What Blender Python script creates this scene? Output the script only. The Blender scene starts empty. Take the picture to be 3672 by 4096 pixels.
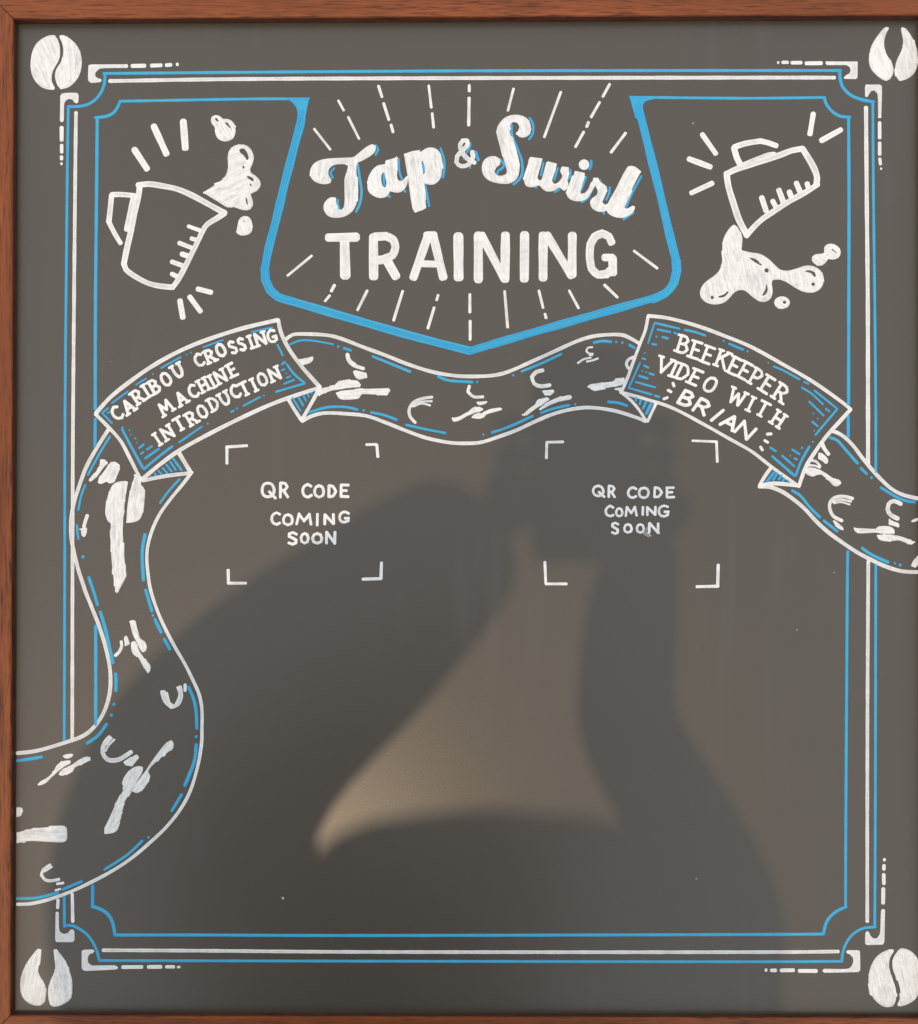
import bpy, bmesh, math, random
from mathutils import Vector, Matrix
from mathutils.geometry import tessellate_polygon
random.seed(7)
scene = bpy.context.scene
col = scene.collection

# ------------------------------------------------------------------ camera, sky, sun, exposure
S = 5800.0                       # photograph pixels per metre on the board's face (board about 0.63 m wide)
FX, FY, D = 1850.0, 2475.0, 3547.0   # foot of the camera on the board and its distance, in those pixels
KX, KY = 600.0, -975.0           # shadow shift (pixels on the board) of something at the camera's height

def W(px, py, z=0.0):            # board pixel, height in pixels -> metres
    return Vector(((px - 1836.0) / S, (2048.0 - py) / S, z / S))

cam = bpy.data.cameras.new('camera')
cam_o = bpy.data.objects.new('camera', cam)
col.objects.link(cam_o)
cam_o.location = W(FX, FY, D)
cam.sensor_width = 36.0
cam.lens = 36.0 * D / 4096.0
cam.shift_x = (1836.0 - FX) / 4096.0
cam.shift_y = (FY - 2048.0) / 4096.0
cam.clip_start = 0.005
cam.clip_end = 500.0
scene.camera = cam_o

sun_dir = Vector((-KX, KY, D)).normalized()       # from the board towards the sun
world = bpy.data.worlds.new('World')
scene.world = world
world.use_nodes = True
wn = world.node_tree.nodes
# even, neutral room light all round; the low sun comes in from behind the photographer
wn['Background'].inputs['Color'].default_value = (0.965, 0.98, 1.0, 1.0)
wn['Background'].inputs['Strength'].default_value = 1.0

sun = bpy.data.lights.new('sun', 'SUN')
sun.energy = 0.85
sun.angle = math.radians(1.15)
sun.color = (1.0, 0.72, 0.45)
sun_o = bpy.data.objects.new('sun', sun)
col.objects.link(sun_o)
sun_o.rotation_euler = sun_dir.to_track_quat('Z', 'Y').to_euler()
sun_o.location = (0, 0, 3)

scene.view_settings.view_transform = 'Standard'
scene.view_settings.look = 'None'
scene.view_settings.gamma = 1.0
scene.view_settings.exposure = 0.0

# ------------------------------------------------------------------ materials
def mat(name):
    m = bpy.data.materials.new(name)
    m.use_nodes = True
    nt = m.node_tree
    return m, nt, nt.nodes['Principled BSDF']

def node(nt, t, **kw):
    n = nt.nodes.new(t)
    for k, v in kw.items():
        if hasattr(n, k):
            setattr(n, k, v)
        else:
            n.inputs[k].default_value = v
    return n

def mix(nt, a, b, fac):          # a, b: socket or colour; fac: socket
    n = nt.nodes.new('ShaderNodeMix')
    n.data_type = 'RGBA'
    nt.links.new(fac, n.inputs[0])
    for i, v in ((6, a), (7, b)):
        if isinstance(v, tuple):
            n.inputs[i].default_value = (*v, 1)
        else:
            nt.links.new(v, n.inputs[i])
    return n.outputs[2]

def ramp(nt, sock, p0, p1, c0=(0, 0, 0, 1), c1=(1, 1, 1, 1)):
    r = nt.nodes.new('ShaderNodeValToRGB')
    r.color_ramp.elements[0].position = p0
    r.color_ramp.elements[1].position = p1
    r.color_ramp.elements[0].color = c0
    r.color_ramp.elements[1].color = c1
    nt.links.new(sock, r.inputs[0])
    return r.outputs[0]

def board_mat():
    m, nt, b = mat('chalkboard_face')
    tc = node(nt, 'ShaderNodeTexCoord')
    L = nt.links.new
    def noise(scale, detail=3, vec=None):
        n = node(nt, 'ShaderNodeTexNoise')
        n.inputs['Scale'].default_value = scale
        n.inputs['Detail'].default_value = detail
        L(vec if vec is not None else tc.outputs['Object'], n.inputs['Vector'])
        return n.outputs[0]
    mp = node(nt, 'ShaderNodeMapping')
    mp.inputs['Scale'].default_value = (60, 4, 1)
    L(tc.outputs['Object'], mp.inputs['Vector'])
    wipe = ramp(nt, noise(1.0, 4, mp.outputs[0]), 0.52, 0.8)       # wiped streaks of old marker
    patch = ramp(nt, noise(7, 2), 0.5, 0.75)
    mul = node(nt, 'ShaderNodeMath', operation='MULTIPLY')
    L(wipe, mul.inputs[0]); L(patch, mul.inputs[1])
    mul2 = node(nt, 'ShaderNodeMath', operation='MULTIPLY')
    L(mul.outputs[0], mul2.inputs[0]); mul2.inputs[1].default_value = 0.22
    c = mix(nt, BOARD_A, BOARD_B, noise(5, 4))
    c = mix(nt, c, (0.13, 0.13, 0.13), mul2.outputs[0])
    # dust specks
    vo = node(nt, 'ShaderNodeTexVoronoi')
    vo.inputs['Scale'].default_value = 42
    vo.inputs['Randomness'].default_value = 1.0
    wv = node(nt, 'ShaderNodeTexNoise'); wv.inputs['Scale'].default_value = 260
    L(tc.outputs['Object'], wv.inputs['Vector'])
    vm = node(nt, 'ShaderNodeVectorMath', operation='MULTIPLY_ADD')
    L(wv.outputs[1], vm.inputs[0]); vm.inputs[1].default_value = (0.003, 0.003, 0.003)
    L(tc.outputs['Object'], vm.inputs[2])
    L(vm.outputs[0], vo.inputs['Vector'])
    sp = ramp(nt, vo.outputs['Distance'], 0.028, 0.046, (1, 1, 1, 1), (0, 0, 0, 1))
    sel = node(nt, 'ShaderNodeSeparateColor'); L(vo.outputs['Color'], sel.inputs[0])
    keep = node(nt, 'ShaderNodeMath', operation='GREATER_THAN'); L(sel.outputs[0], keep.inputs[0]); keep.inputs[1].default_value = 0.82
    sm = node(nt, 'ShaderNodeMath', operation='MULTIPLY'); L(sp, sm.inputs[0]); L(keep.outputs[0], sm.inputs[1])
    sm2 = node(nt, 'ShaderNodeMath', operation='MULTIPLY'); L(sm.outputs[0], sm2.inputs[0]); L(sel.outputs[1], sm2.inputs[1])
    c = mix(nt, c, (0.6, 0.58, 0.54), sm2.outputs[0])
    L(c, b.inputs['Base Color'])
    rr = node(nt, 'ShaderNodeMapRange')
    L(noise(9, 5), rr.inputs[0])
    rr.inputs[3].default_value = BOARD_ROUGH - 0.02
    rr.inputs[4].default_value = BOARD_ROUGH + 0.03
    L(rr.outputs[0], b.inputs['Roughness'])
    b.inputs['Specular IOR Level'].default_value = BOARD_SPEC
    b.inputs['Coat Weight'].default_value = 0.65
    b.inputs['Coat IOR'].default_value = 1.5
    b.inputs['Coat Roughness'].default_value = 0.285
    bp = node(nt, 'ShaderNodeBump')
    bp.inputs['Strength'].default_value = 0.2
    bp.inputs['Distance'].default_value = 0.0003
    L(noise(900, 2), bp.inputs['Height'])
    L(bp.outputs[0], b.inputs['Normal'])
    L(bp.outputs[0], b.inputs['Coat Normal'])
    return m

def paint_mat(name, thick, thin):
    m, nt, b = mat(name)
    L = nt.links.new
    tc = node(nt, 'ShaderNodeTexCoord')
    at = node(nt, 'ShaderNodeAttribute'); at.attribute_name = 'tone'
    n = node(nt, 'ShaderNodeTexNoise'); n.inputs['Scale'].default_value = 320; n.inputs['Detail'].default_value = 4
    L(tc.outputs['Object'], n.inputs['Vector'])
    n2 = node(nt, 'ShaderNodeTexNoise'); n2.inputs['Scale'].default_value = 60; n2.inputs['Detail'].default_value = 3
    L(tc.outputs['Object'], n2.inputs['Vector'])
    a = node(nt, 'ShaderNodeMath', operation='MULTIPLY_ADD'); L(n.outputs[0], a.inputs[0]); a.inputs[1].default_value = 0.9; L(at.outputs['Fac'], a.inputs[2])
    a2 = node(nt, 'ShaderNodeMath', operation='MULTIPLY_ADD'); L(n2.outputs[0], a2.inputs[0]); a2.inputs[1].default_value = 0.7; L(a.outputs[0], a2.inputs[2])
    a3 = node(nt, 'ShaderNodeMath', operation='SUBTRACT'); L(a2.outputs[0], a3.inputs[0]); a3.inputs[1].default_value = 0.8
    a3.use_clamp = True
    L(mix(nt, thin, thick, a3.outputs[0]), b.inputs['Base Color'])
    b.inputs['Roughness'].default_value = 0.5
    b.inputs['Specular IOR Level'].default_value = 0.35
    bp = node(nt, 'ShaderNodeBump'); bp.inputs['Strength'].default_value = 0.35; bp.inputs['Distance'].default_value = 0.0002
    L(n.outputs[0], bp.inputs['Height']); L(bp.outputs[0], b.inputs['Normal'])
    return m

def wood_mat(name, dark, light, rough=0.38):
    m, nt, b = mat(name)
    L = nt.links.new
    tc = node(nt, 'ShaderNodeTexCoord')
    oi = node(nt, 'ShaderNodeObjectInfo')
    def nz(sc, scale, detail):
        mp = node(nt, 'ShaderNodeMapping'); mp.inputs['Scale'].default_value = sc
        L(tc.outputs['Object'], mp.inputs['Vector'])
        n = node(nt, 'ShaderNodeTexNoise'); n.noise_dimensions = '4D'
        n.inputs['Scale'].default_value = scale; n.inputs['Detail'].default_value = detail
        n.inputs['Roughness'].default_value = 0.65
        L(mp.outputs[0], n.inputs['Vector'])
        w = node(nt, 'ShaderNodeMath', operation='MULTIPLY'); L(oi.outputs['Random'], w.inputs[0]); w.inputs[1].default_value = 20
        L(w.outputs[0], n.inputs['W'])
        return n.outputs[0]
    g1 = nz((5, 90, 90), 1.0, 6)
    g2 = nz((60, 1100, 700), 1.0, 3)
    g3 = nz((2, 14, 14), 1.0, 3)
    c = mix(nt, dark, light, ramp(nt, g1, 0.3, 0.72))
    c = mix(nt, c, tuple(x * 0.9 for x in dark), ramp(nt, nz((30, 520, 520), 1.0, 4), 0.48, 0.78))
    c = mix(nt, c, tuple(x * 0.42 for x in dark), ramp(nt, g2, 0.5, 0.66))
    c = mix(nt, c, tuple(x * 0.72 for x in light), ramp(nt, g3, 0.45, 0.75))
    L(c, b.inputs['Base Color'])
    b.inputs['Roughness'].default_value = rough
    b.inputs['Specular IOR Level'].default_value = 0.3
    bp = node(nt, 'ShaderNodeBump'); bp.inputs['Strength'].default_value = 0.3; bp.inputs['Distance'].default_value = 0.0003
    L(g2, bp.inputs['Height']); L(bp.outputs[0], b.inputs['Normal'])
    return m

def plain_mat(name, c1, c2, scale, rough, bump=0.2):
    m, nt, b = mat(name)
    L = nt.links.new
    tc = node(nt, 'ShaderNodeTexCoord')
    n = node(nt, 'ShaderNodeTexNoise'); n.inputs['Scale'].default_value = scale; n.inputs['Detail'].default_value = 6
    L(tc.outputs['Object'], n.inputs['Vector'])
    L(mix(nt, c1, c2, n.outputs[0]), b.inputs['Base Color'])
    b.inputs['Roughness'].default_value = rough
    bp = node(nt, 'ShaderNodeBump'); bp.inputs['Strength'].default_value = bump; bp.inputs['Distance'].default_value = 0.002
    L(n.outputs[0], bp.inputs['Height']); L(bp.outputs[0], b.inputs['Normal'])
    return m

BOARD_A, BOARD_B = (0.044, 0.035, 0.024), (0.057, 0.046, 0.033)
BOARD_ROUGH, BOARD_SPEC = 0.50, 0.6
M_BOARD = board_mat()
M_WHITE = paint_mat('white_marker_paint', (0.88, 0.885, 0.88), (0.56, 0.565, 0.57))
M_BLUE = paint_mat('blue_marker_paint', (0.025, 0.36, 0.70), (0.062, 0.43, 0.62))
M_WOOD = wood_mat('mahogany_stained_wood', (0.125, 0.032, 0.009), (0.33, 0.088, 0.023), 0.42)
M_LIP = wood_mat('dark_stained_wood', (0.055, 0.018, 0.012), (0.12, 0.04, 0.02), 0.45)
M_GROUND = plain_mat('concrete_paving', (0.20, 0.19, 0.175), (0.32, 0.31, 0.29), 6, 0.9)
M_JACKET = plain_mat('navy_jacket_cloth', (0.018, 0.024, 0.045), (0.035, 0.045, 0.075), 120, 0.85)
M_SKIN = plain_mat('skin', (0.50, 0.28, 0.19), (0.60, 0.36, 0.26), 30, 0.55, 0.05)
M_HAIR = plain_mat('brown_hair', (0.03, 0.018, 0.01), (0.07, 0.04, 0.02), 200, 0.5)
M_TROUSER = plain_mat('dark_denim', (0.03, 0.04, 0.07), (0.05, 0.065, 0.10), 160, 0.85)
M_PHONE = plain_mat('phone_metal', (0.03, 0.03, 0.035), (0.04, 0.04, 0.045), 20, 0.3, 0.0)
M_GLASS = plain_mat('lens_glass', (0.004, 0.004, 0.006), (0.006, 0.006, 0.01), 20, 0.05, 0.0)

# ------------------------------------------------------------------ object helpers
def link(name, me, m, parent=None, label=None):
    o = bpy.data.objects.new(name, me)
    col.objects.link(o)
    if m is not None and me is not None:
        for x in (m if isinstance(m, list) else [m]):
            me.materials.append(x)
    if parent is not None:
        o.parent = parent
    if label:
        o['label'] = label
    return o

def tag(o, label, cat):
    o['label'] = label
    o['category'] = cat

def bm_obj(name, bm, m, parent=None, smooth=False, label=None):
    me = bpy.data.meshes.new(name)
    bmesh.ops.recalc_face_normals(bm, faces=bm.faces)
    bm.to_mesh(me); bm.free()
    if smooth:
        for p in me.polygons:
            p.use_smooth = True
    return link(name, me, m, parent, label)

def plist(v):
    return [(v[i], v[i + 1]) for i in range(0, len(v), 2)]

# crops of the photograph in which the drawing was measured: origin x, y and enlargement
CROP = {'A': (0, 0, 2.275), 'B': (400, 400, 2.2557), 'C': (1000, 250, 1.692), 'D': (1800, 250, 1.692),
        'E': (2672, 400, 2.255), 'F': (2972, 0, 2.537), 'G': (300, 1200, 1.6545), 'H': (1100, 1200, 1.692),
        'I': (2000, 1200, 2.275), 'J': (2400, 1200, 1.6545), 'K': (2972, 1650, 2.6), 'L': (250, 1700, 2.9),
        'M': (200, 2300, 2.6), 'N': (0, 2900, 2.0222), 'O': (0, 3496, 2.275), 'P': (2972, 3300, 2.55),
        'Q': (850, 1720, 2.4267), 'R': (2100, 1720, 2.1412), 'X': (0, 0, 1.0)}

def cv(crop, flat):
    ox, oy, k = CROP[crop]
    return [(ox + x / k, oy + y / k) for x, y in plist(flat)]

def ang(a, b, c):
    u = (b[0] - a[0], b[1] - a[1]); v = (c[0] - b[0], c[1] - b[1])
    return abs(math.degrees(math.atan2(u[0] * v[1] - u[1] * v[0], u[0] * v[0] + u[1] * v[1])))

def spline(pts, step):
    """Catmull-Rom through an open run of points, evenly enough sampled."""
    if len(pts) < 3:
        (x0, y0), (x1, y1) = pts[0], pts[-1]
        n = max(1, int(math.hypot(x1 - x0, y1 - y0) / (step * 2)))
        return [(x0 + (x1 - x0) * i / n, y0 + (y1 - y0) * i / n) for i in range(n + 1)]
    P = [pts[0]] + list(pts) + [pts[-1]]
    out = []
    for i in range(1, len(P) - 2):
        p0, p1, p2, p3 = P[i - 1:i + 3]
        n = max(1, int(math.hypot(p2[0] - p1[0], p2[1] - p1[1]) / step))
        for j in range(n):
            t = j / n
            out.append(tuple(0.5 * (2 * p1[k] + (p2[k] - p0[k]) * t + (2 * p0[k] - 5 * p1[k] + 4 * p2[k] - p3[k]) * t * t
                                    + (3 * p1[k] - p0[k] - 3 * p2[k] + p3[k]) * t ** 3) for k in (0, 1)))
    out.append(pts[-1])
    return out

def runs(pts, lim=58):
    """Split an open polyline at its sharp corners."""
    res, cur = [], [pts[0]]
    for i in range(1, len(pts) - 1):
        cur.append(pts[i])
        if ang(pts[i - 1], pts[i], pts[i + 1]) > lim:
            res.append(cur); cur = [pts[i]]
    cur.append(pts[-1]); res.append(cur)
    return res

def smooth_closed(pts, step, lim=58):
    n = len(pts)
    corners = [i for i in range(n) if ang(pts[i - 1], pts[i], pts[(i + 1) % n]) > lim]
    if not corners:
        ext = [pts[-2], pts[-1]] + pts + [pts[0], pts[1]]
        P = ext
        out = []
        for i in range(2, 2 + n):
            p0, p1, p2, p3 = P[i - 1], P[i], P[i + 1], P[(i + 2) if i + 2 < len(P) else 3]
            k = max(1, int(math.hypot(p2[0] - p1[0], p2[1] - p1[1]) / step))
            for j in range(k):
                t = j / k
                out.append(tuple(0.5 * (2 * p1[c] + (p2[c] - p0[c]) * t + (2 * p0[c] - 5 * p1[c] + 4 * p2[c] - p3[c]) * t * t
                                        + (3 * p1[c] - p0[c] - 3 * p2[c] + p3[c]) * t ** 3) for c in (0, 1)))
        return out
    out = []
    for a, b in zip(corners, corners[1:] + [corners[0] + n]):
        seg = [pts[i % n] for i in range(a, b + 1)]
        out += spline(seg, step)[:-1]
    return out

ZB = 0.00002
_cnt = [0]
def zt(lift=0.0):
    _cnt[0] += 1
    return 0.00011 + lift + (_cnt[0] * 157 % 401) * 4e-7

class Paint:
    """Marker paint on the board: a raised skin of strokes and filled shapes."""
    def __init__(s):
        s.v, s.f, s.t = [], [], []
    def stroke(s, pts, w, tone=None, lift=0.0, taper=1.0):
        for run in runs(pts):
            s._run(run, w, tone, lift, taper)
    def _run(s, pts, w, tone, lift, taper):
        tone = tone if tone is not None else random.uniform(0.4, 0.7)
        h = w / 2.0
        if len(pts) == 1 or math.hypot(pts[-1][0] - pts[0][0], pts[-1][1] - pts[0][1]) < 1e-6 and len(pts) < 3:
            pts = [pts[0], (pts[0][0] + 0.8, pts[0][1] + 0.3)]
        P = spline(pts, max(5.0, w * 0.7))
        # drop duplicates
        Q = [P[0]]
        for p in P[1:]:
            if math.hypot(p[0] - Q[-1][0], p[1] - Q[-1][1]) > 0.3:
                Q.append(p)
        P = Q
        if len(P) < 2:
            return
        def unit(a, b):
            d = math.hypot(b[0] - a[0], b[1] - a[1]); return ((b[0] - a[0]) / d, (b[1] - a[1]) / d)
        samples = []
        u = unit(P[0], P[1])
        caps = (0.92, 0.7, 0.4)
        b = random.uniform(0.75, 1.0)
        for q in caps:
            samples.append((P[0][0] - u[0] * h * q * b, P[0][1] - u[1] * h * q * b, math.sqrt(1 - q * q), u))
        n = len(P)
        ph, fq = random.uniform(0, 6.28), random.uniform(0.02, 0.05)
        dist = 0
        for i, p in enumerate(P):
            a = P[max(0, i - 1)]; c = P[min(n - 1, i + 1)]
            if i:
                dist += math.hypot(p[0] - P[i - 1][0], p[1] - P[i - 1][1])
            wob = 1 + 0.045 * math.sin(ph + dist * fq) + random.uniform(-0.03, 0.03)
            samples.append((p[0], p[1], wob * (1 + (taper - 1) * i / (n - 1)), unit(a, c)))
        u = unit(P[-2], P[-1])
        b = random.uniform(0.75, 1.0)
        for q in reversed(caps):
            samples.append((P[-1][0] + u[0] * h * q * b, P[-1][1] + u[1] * h * q * b, taper * math.sqrt(1 - q * q), u))
        z = zt(lift)
        base = len(s.v)
        for si, (x, y, k, d) in enumerate(samples):
            z += 6e-6 / len(samples)
            nx, ny = -d[1], d[0]
            tn = tone + random.uniform(-0.08, 0.08)
            end = 0.3 if si < 5 or si >= len(samples) - 5 else 0.0     # paint pools where the pen rests
            for off, zz, dt in ((-1, ZB, 0.1), (-0.72, z, 0.22), (-0.3, z - 1.5e-5, -0.2), (0.3, z - 1.5e-5, -0.2), (0.72, z, 0.22), (1, ZB, 0.1)):
                q = W(x + nx * h * k * off, y + ny * h * k * off)
                s.v.append((q.x, q.y, zz)); s.t.append(tn + dt + end)
        for i in range(len(samples) - 1):
            for j in range(5):
                a = base + i * 6 + j
                s.f.append((a, a + 1, a + 7, a + 6))
        m = len(samples) - 1
        s.f.append(tuple(base + i for i in (0, 5, 4, 3, 2, 1)))
        s.f.append(tuple(base + 6 * m + i for i in range(6)))
    def fill(s, outer, holes=(), hatch=90, hw=9, tone=0.38, edge=9, smooth=True, lift=0.0):
        """Filled shape: a skin of paint, its outline drawn first, and scribbled hatching over it."""
        loops = [smooth_closed(outer, 9)] + [smooth_closed(h, 6) for h in holes] if smooth else [outer] + list(holes)
        z = zt(lift)
        base = len(s.v)
        idx = []
        allp = []
        for lp in loops:
            st = len(allp)
            allp += lp
            idx.append((st, len(lp)))
        for x, y in allp:
            q = W(x, y); s.v.append((q.x, q.y, z)); s.t.append(tone + random.uniform(-0.1, 0.1))
        for tri in tessellate_polygon([[Vector((x, y, 0)) for x, y in lp] for lp in loops]):
            s.f.append(tuple(base + t for t in tri))
        b2 = len(s.v)
        for x, y in allp:
            q = W(x, y); s.v.append((q.x, q.y, ZB)); s.t.append(tone)
        for st, n in idx:
            for i in range(n):
                a, b = st + i, st + (i + 1) % n
                s.f.append((base + a, base + b, b2 + b, b2 + a))
        # outlines, drawn inside the edge
        for li, lp in enumerate(loops):
            n = len(lp)
            area = sum(lp[i][0] * lp[(i + 1) % n][1] - lp[(i + 1) % n][0] * lp[i][1] for i in range(n))
            sg = (1 if area > 0 else -1) * (1 if li == 0 else -1)
            ins = []
            for i in range(n):
                a, c = lp[i - 1], lp[(i + 1) % n]
                dx, dy = c[0] - a[0], c[1] - a[1]
                d = math.hypot(dx, dy) or 1
                ins.append((lp[i][0] - dy / d * sg * edge * 0.5, lp[i][1] + dx / d * sg * edge * 0.5))
            if edge and n > 3:
                k = random.randrange(n)
                ins = ins[k:] + ins[:k] + [ins[k]]
                s.stroke(ins, edge, random.uniform(0.55, 0.75), 0.00015 + lift)
        # hatching
        if hatch is not None:
            a = math.radians(hatch)
            ux, uy = math.cos(a), math.sin(a); vx, vy = -uy, ux
            t = [x * vx + y * vy for x, y in allp]
            y = min(t) + hw * 0.8
            while y < max(t) - hw * 0.5:
                yy = y + random.uniform(-0.2, 0.2) * hw
                xs = []
                for st, n in idx:
                    for i in range(n):
                        p, q = allp[st + i], allp[st + (i + 1) % n]
                        a0, a1 = p[0] * vx + p[1] * vy, q[0] * vx + q[1] * vy
                        if (a0 <= yy) != (a1 <= yy):
                            f = (yy - a0) / (a1 - a0)
                            x = p[0] + (q[0] - p[0]) * f; w_ = p[1] + (q[1] - p[1]) * f
                            xs.append(x * ux + w_ * uy)
                xs.sort()
                for i in range(0, len(xs) - 1, 2):
                    x0, x1 = xs[i] + hw * 1.0, xs[i + 1] - hw * 1.0
                    while x1 - x0 > hw * 1.2:
                        ln = min(x1 - x0, random.uniform(3, 10) * hw)
                        e = x0 + ln
                        dd = random.uniform(-0.35, 0.35) * hw
                        s.stroke([(x0 * ux + yy * vx, x0 * uy + yy * vy), (e * ux + (yy + dd) * vx, e * uy + (yy + dd) * vy)],
                                 hw * random.uniform(0.8, 1.25), random.uniform(0.35, 0.9), 0.0003 + lift)
                        x0 = e + hw * random.uniform(-0.5, 0.3)
                y += hw * random.uniform(0.85, 1.1)
        return s
    def build(s, name, m, parent, label=None):
        me = bpy.data.meshes.new(name)
        me.from_pydata(s.v, [], s.f)
        at = me.attributes.new('tone', 'FLOAT', 'POINT')
        at.data.foreach_set('value', s.t)
        me.update()
        return link(name, me, m, parent, label)

MATS = {'w': M_WHITE, 'b': M_BLUE}
def ST(name, crop, w, flat, c='w', par=None, label=None, taper=1.0, lift=0.0):
    p = Paint(); p.stroke(cv(crop, flat), w / CROP[crop][2], None, lift, taper)
    return p.build(name, MATS[c], par or board, label)
def STS(name, items, c='w', par=None, label=None, lift=0.0):
    p = Paint()
    for crop, w, flat in items:
        p.stroke(cv(crop, flat), w / CROP[crop][2], None, lift)
    return p.build(name, MATS[c], par or board, label)
def FL(name, crop, outer, holes=(), hatch=90, c='w', par=None, label=None, extra=(), hw=9, edge=9, lift=0.0, tone=0.38):
    p = Paint()
    p.fill(cv(crop, outer), [cv(crop, h) for h in holes], hatch, hw, tone, edge, True, lift)
    for cr, w, flat in extra:
        p.stroke(cv(cr, flat), w / CROP[cr][2], None, lift)
    return p.build(name, MATS[c], par or board, label)
def circ(x, y, r, ry=None, n=14):
    out = []
    for i in range(n):
        out += [x + r * math.cos(i * 6.2832 / n), y + (ry or r) * math.sin(i * 6.2832 / n)]
    return out

# ------------------------------------------------------------------ ground and chalkboard
bm = bmesh.new()
bmesh.ops.create_grid(bm, x_segments=2, y_segments=2, size=30)
g = bm_obj('ground', bm, M_GROUND)
g.location.z = -0.0165
g['kind'] = 'structure'

board = bpy.data.objects.new('chalkboard', None)
col.objects.link(board)
board.location = (0, 0, 0)
tag(board, 'black chalkboard sign in a mahogany frame covered with white and blue marker drawings', 'chalkboard')

TL, BL, BR, TR = (70, 97), (57, 4048), (3690, 4058), (3675, 81)     # visible corners of the black face
H = 36.0 / S
def corner_out(c, dx, dy, d): return W(c[0] + dx * d, c[1] + dy * d)
bm = bmesh.new()
vs = []
for zz in (0.0, -0.006):
    vs.append([bm.verts.new((p.x, p.y, zz)) for p in (corner_out(TL, -1, -1, 24), corner_out(BL, -1, 1, 24), corner_out(BR, 1, 1, 24), corner_out(TR, 1, -1, 24))])
bm.faces.new(vs[0]); bm.faces.new(vs[1][::-1])
for i in range(4):
    bm.faces.new((vs[0][i], vs[1][i], vs[1][(i + 1) % 4], vs[0][(i + 1) % 4]))
bm_obj('writing_panel', bm, M_BOARD, board, label='smooth dark grey writing face of the chalkboard')

def rail(a, b, label):
    """Mitred frame rail along the board edge a -> b (outside lies to the left of a -> b seen from above)."""
    A, B = W(*a), W(*b)
    L = (B - A).length
    th = math.atan2((B - A).y, (B - A).x)
    prof = [(0.0, 0.0002), (0.0, H - 0.0012), (0.0004, H - 0.0003), (0.0013, H), (0.0405, H), (0.0435, H - 0.0008), (0.0448, H - 0.003),
            (0.045, -0.0158), (0.0025, -0.0158), (0.0025, -0.0064), (0.0065, -0.0064), (0.0065, 0.0002)]
    bm = bmesh.new()
    rings = []
    g_ = 0.00035
    N = 24
    for i in range(N + 1):
        f = i / N
        r = []
        for u, z in prof:
            x0, x1 = -u + g_, L + u - g_
            jit = 0.00008 * math.sin(i * 2.1 + z * 900) if 0 < i < N else 0
            r.append(bm.verts.new((x0 + (x1 - x0) * f, u + (jit if u < 0.002 else 0), z)))
        rings.append(r)
    n = len(prof)
    for i in range(N):
        for j in range(n):
            fc = bm.faces.new((rings[i][j], rings[i + 1][j], rings[i + 1][(j + 1) % n], rings[i][(j + 1) % n]))
            fc.material_index = 1 if j in (0, 11) else 0
    bm.faces.new(rings[0]); bm.faces.new(rings[-1][::-1])
    o = bm_obj('frame_rail', bm, [M_WOOD, M_LIP], board, label=label)
    o.location = A
    o.rotation_euler.z = th
    return o
rail(TL, TR, 'mahogany frame rail above the drawing')
rail(BL, TL, 'mahogany frame rail beside the banner with the ribbon tail')
rail(BR, BL, 'mahogany frame rail below the drawing')
rail(TR, BR, 'mahogany frame rail on the side of the beekeeper banner')

# ------------------------------------------------------------------ border lines
STS('border_line', [
    ('X', 12, [415, 294, 1000, 289, 2000, 283, 3362, 282]),
    ('A', 27, [955, 672, 950, 760, 920, 840, 870, 905, 800, 950, 720, 968, 625, 970]),
    ('X', 11, [273, 426, 268, 800, 260, 1700, 259, 2300, 257, 2969]),
    ('X', 11, [257, 3588, 258, 3706]),
    ('O', 26, [590, 470, 660, 470, 740, 510, 800, 560, 850, 630, 885, 710, 903, 785]),
    ('X', 11, [397, 3842, 1100, 3844, 2900, 3847, 3368, 3845]),
    ('P', 28, [1008, 1390, 1015, 1310, 1045, 1220, 1095, 1140, 1160, 1085, 1240, 1050, 1350, 1040]),
    ('X', 11, [3499, 3708, 3501, 3300, 3503, 2350, 3503, 2260]),
    ('X', 11, [3503, 1888, 3503, 1650, 3500, 1300, 3494, 800, 3491, 410]),
    ('F', 34, [980, 712, 985, 790, 1005, 870, 1050, 930, 1110, 975, 1200, 1010, 1325, 1035])],
    'b', label='outer thin blue border line with scooped corners')
STS('border_line', [
    ('X', 11, [479, 405, 1000, 396, 1215, 396]),
    ('A', 28, [1095, 922, 1070, 975, 1035, 1025, 980, 1055, 930, 1065, 870, 1070]),
    ('X', 13, [389, 470, 386, 800, 382, 1200, 381, 1636]), ('X', 13, [381, 1676, 380, 1788])],
    'b', label='inner thin blue border line around the spilling jug')
ST('border_line', 'X', 14, [383, 2504, 383, 2898], 'b', label='short blue border line beside the ribbon tail')
STS('border_line', [('X', 13, [371, 3543, 370, 3628]),
    ('O', 32, [840, 295, 890, 310, 950, 340, 1000, 390, 1030, 460, 1045, 550]),
    ('X', 12, [459, 3740, 800, 3740, 1500, 3742, 2972, 3738, 3294, 3736]),
    ('P', 32, [1050, 835, 980, 865, 920, 905, 870, 960, 840, 1020, 820, 1110]),
    ('X', 12, [3382, 3629, 3383, 3300, 3389, 2350, 3391, 2206])],
    'b', label='inner thin blue border line along the foot of the drawing')
STS('border_line', [
    ('X', 11, [2530, 389, 2972, 393, 3299, 390]),
    ('X', 13, [3394, 469, 3396, 800, 3395, 1200, 3394, 1617]), ('X', 13, [3393, 1665, 3393, 1746]),
    ('F', 32, [825, 990, 840, 1045, 880, 1105, 930, 1150, 990, 1180, 1085, 1190])],
    'b', label='inner thin blue border line around the pouring jug')
ST('border_line', 'X', 15, [440, 324, 1000, 316, 2000, 312, 2972, 310.6, 3337, 310.6], label='straight white border line above the title')
STS('border_line', [('X', 14, [304, 451, 300, 800, 292, 1700, 290, 2300, 289, 2961]), ('X', 13, [289, 3577, 291, 3686])], label='straight white border line behind the ribbon tail')
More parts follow.
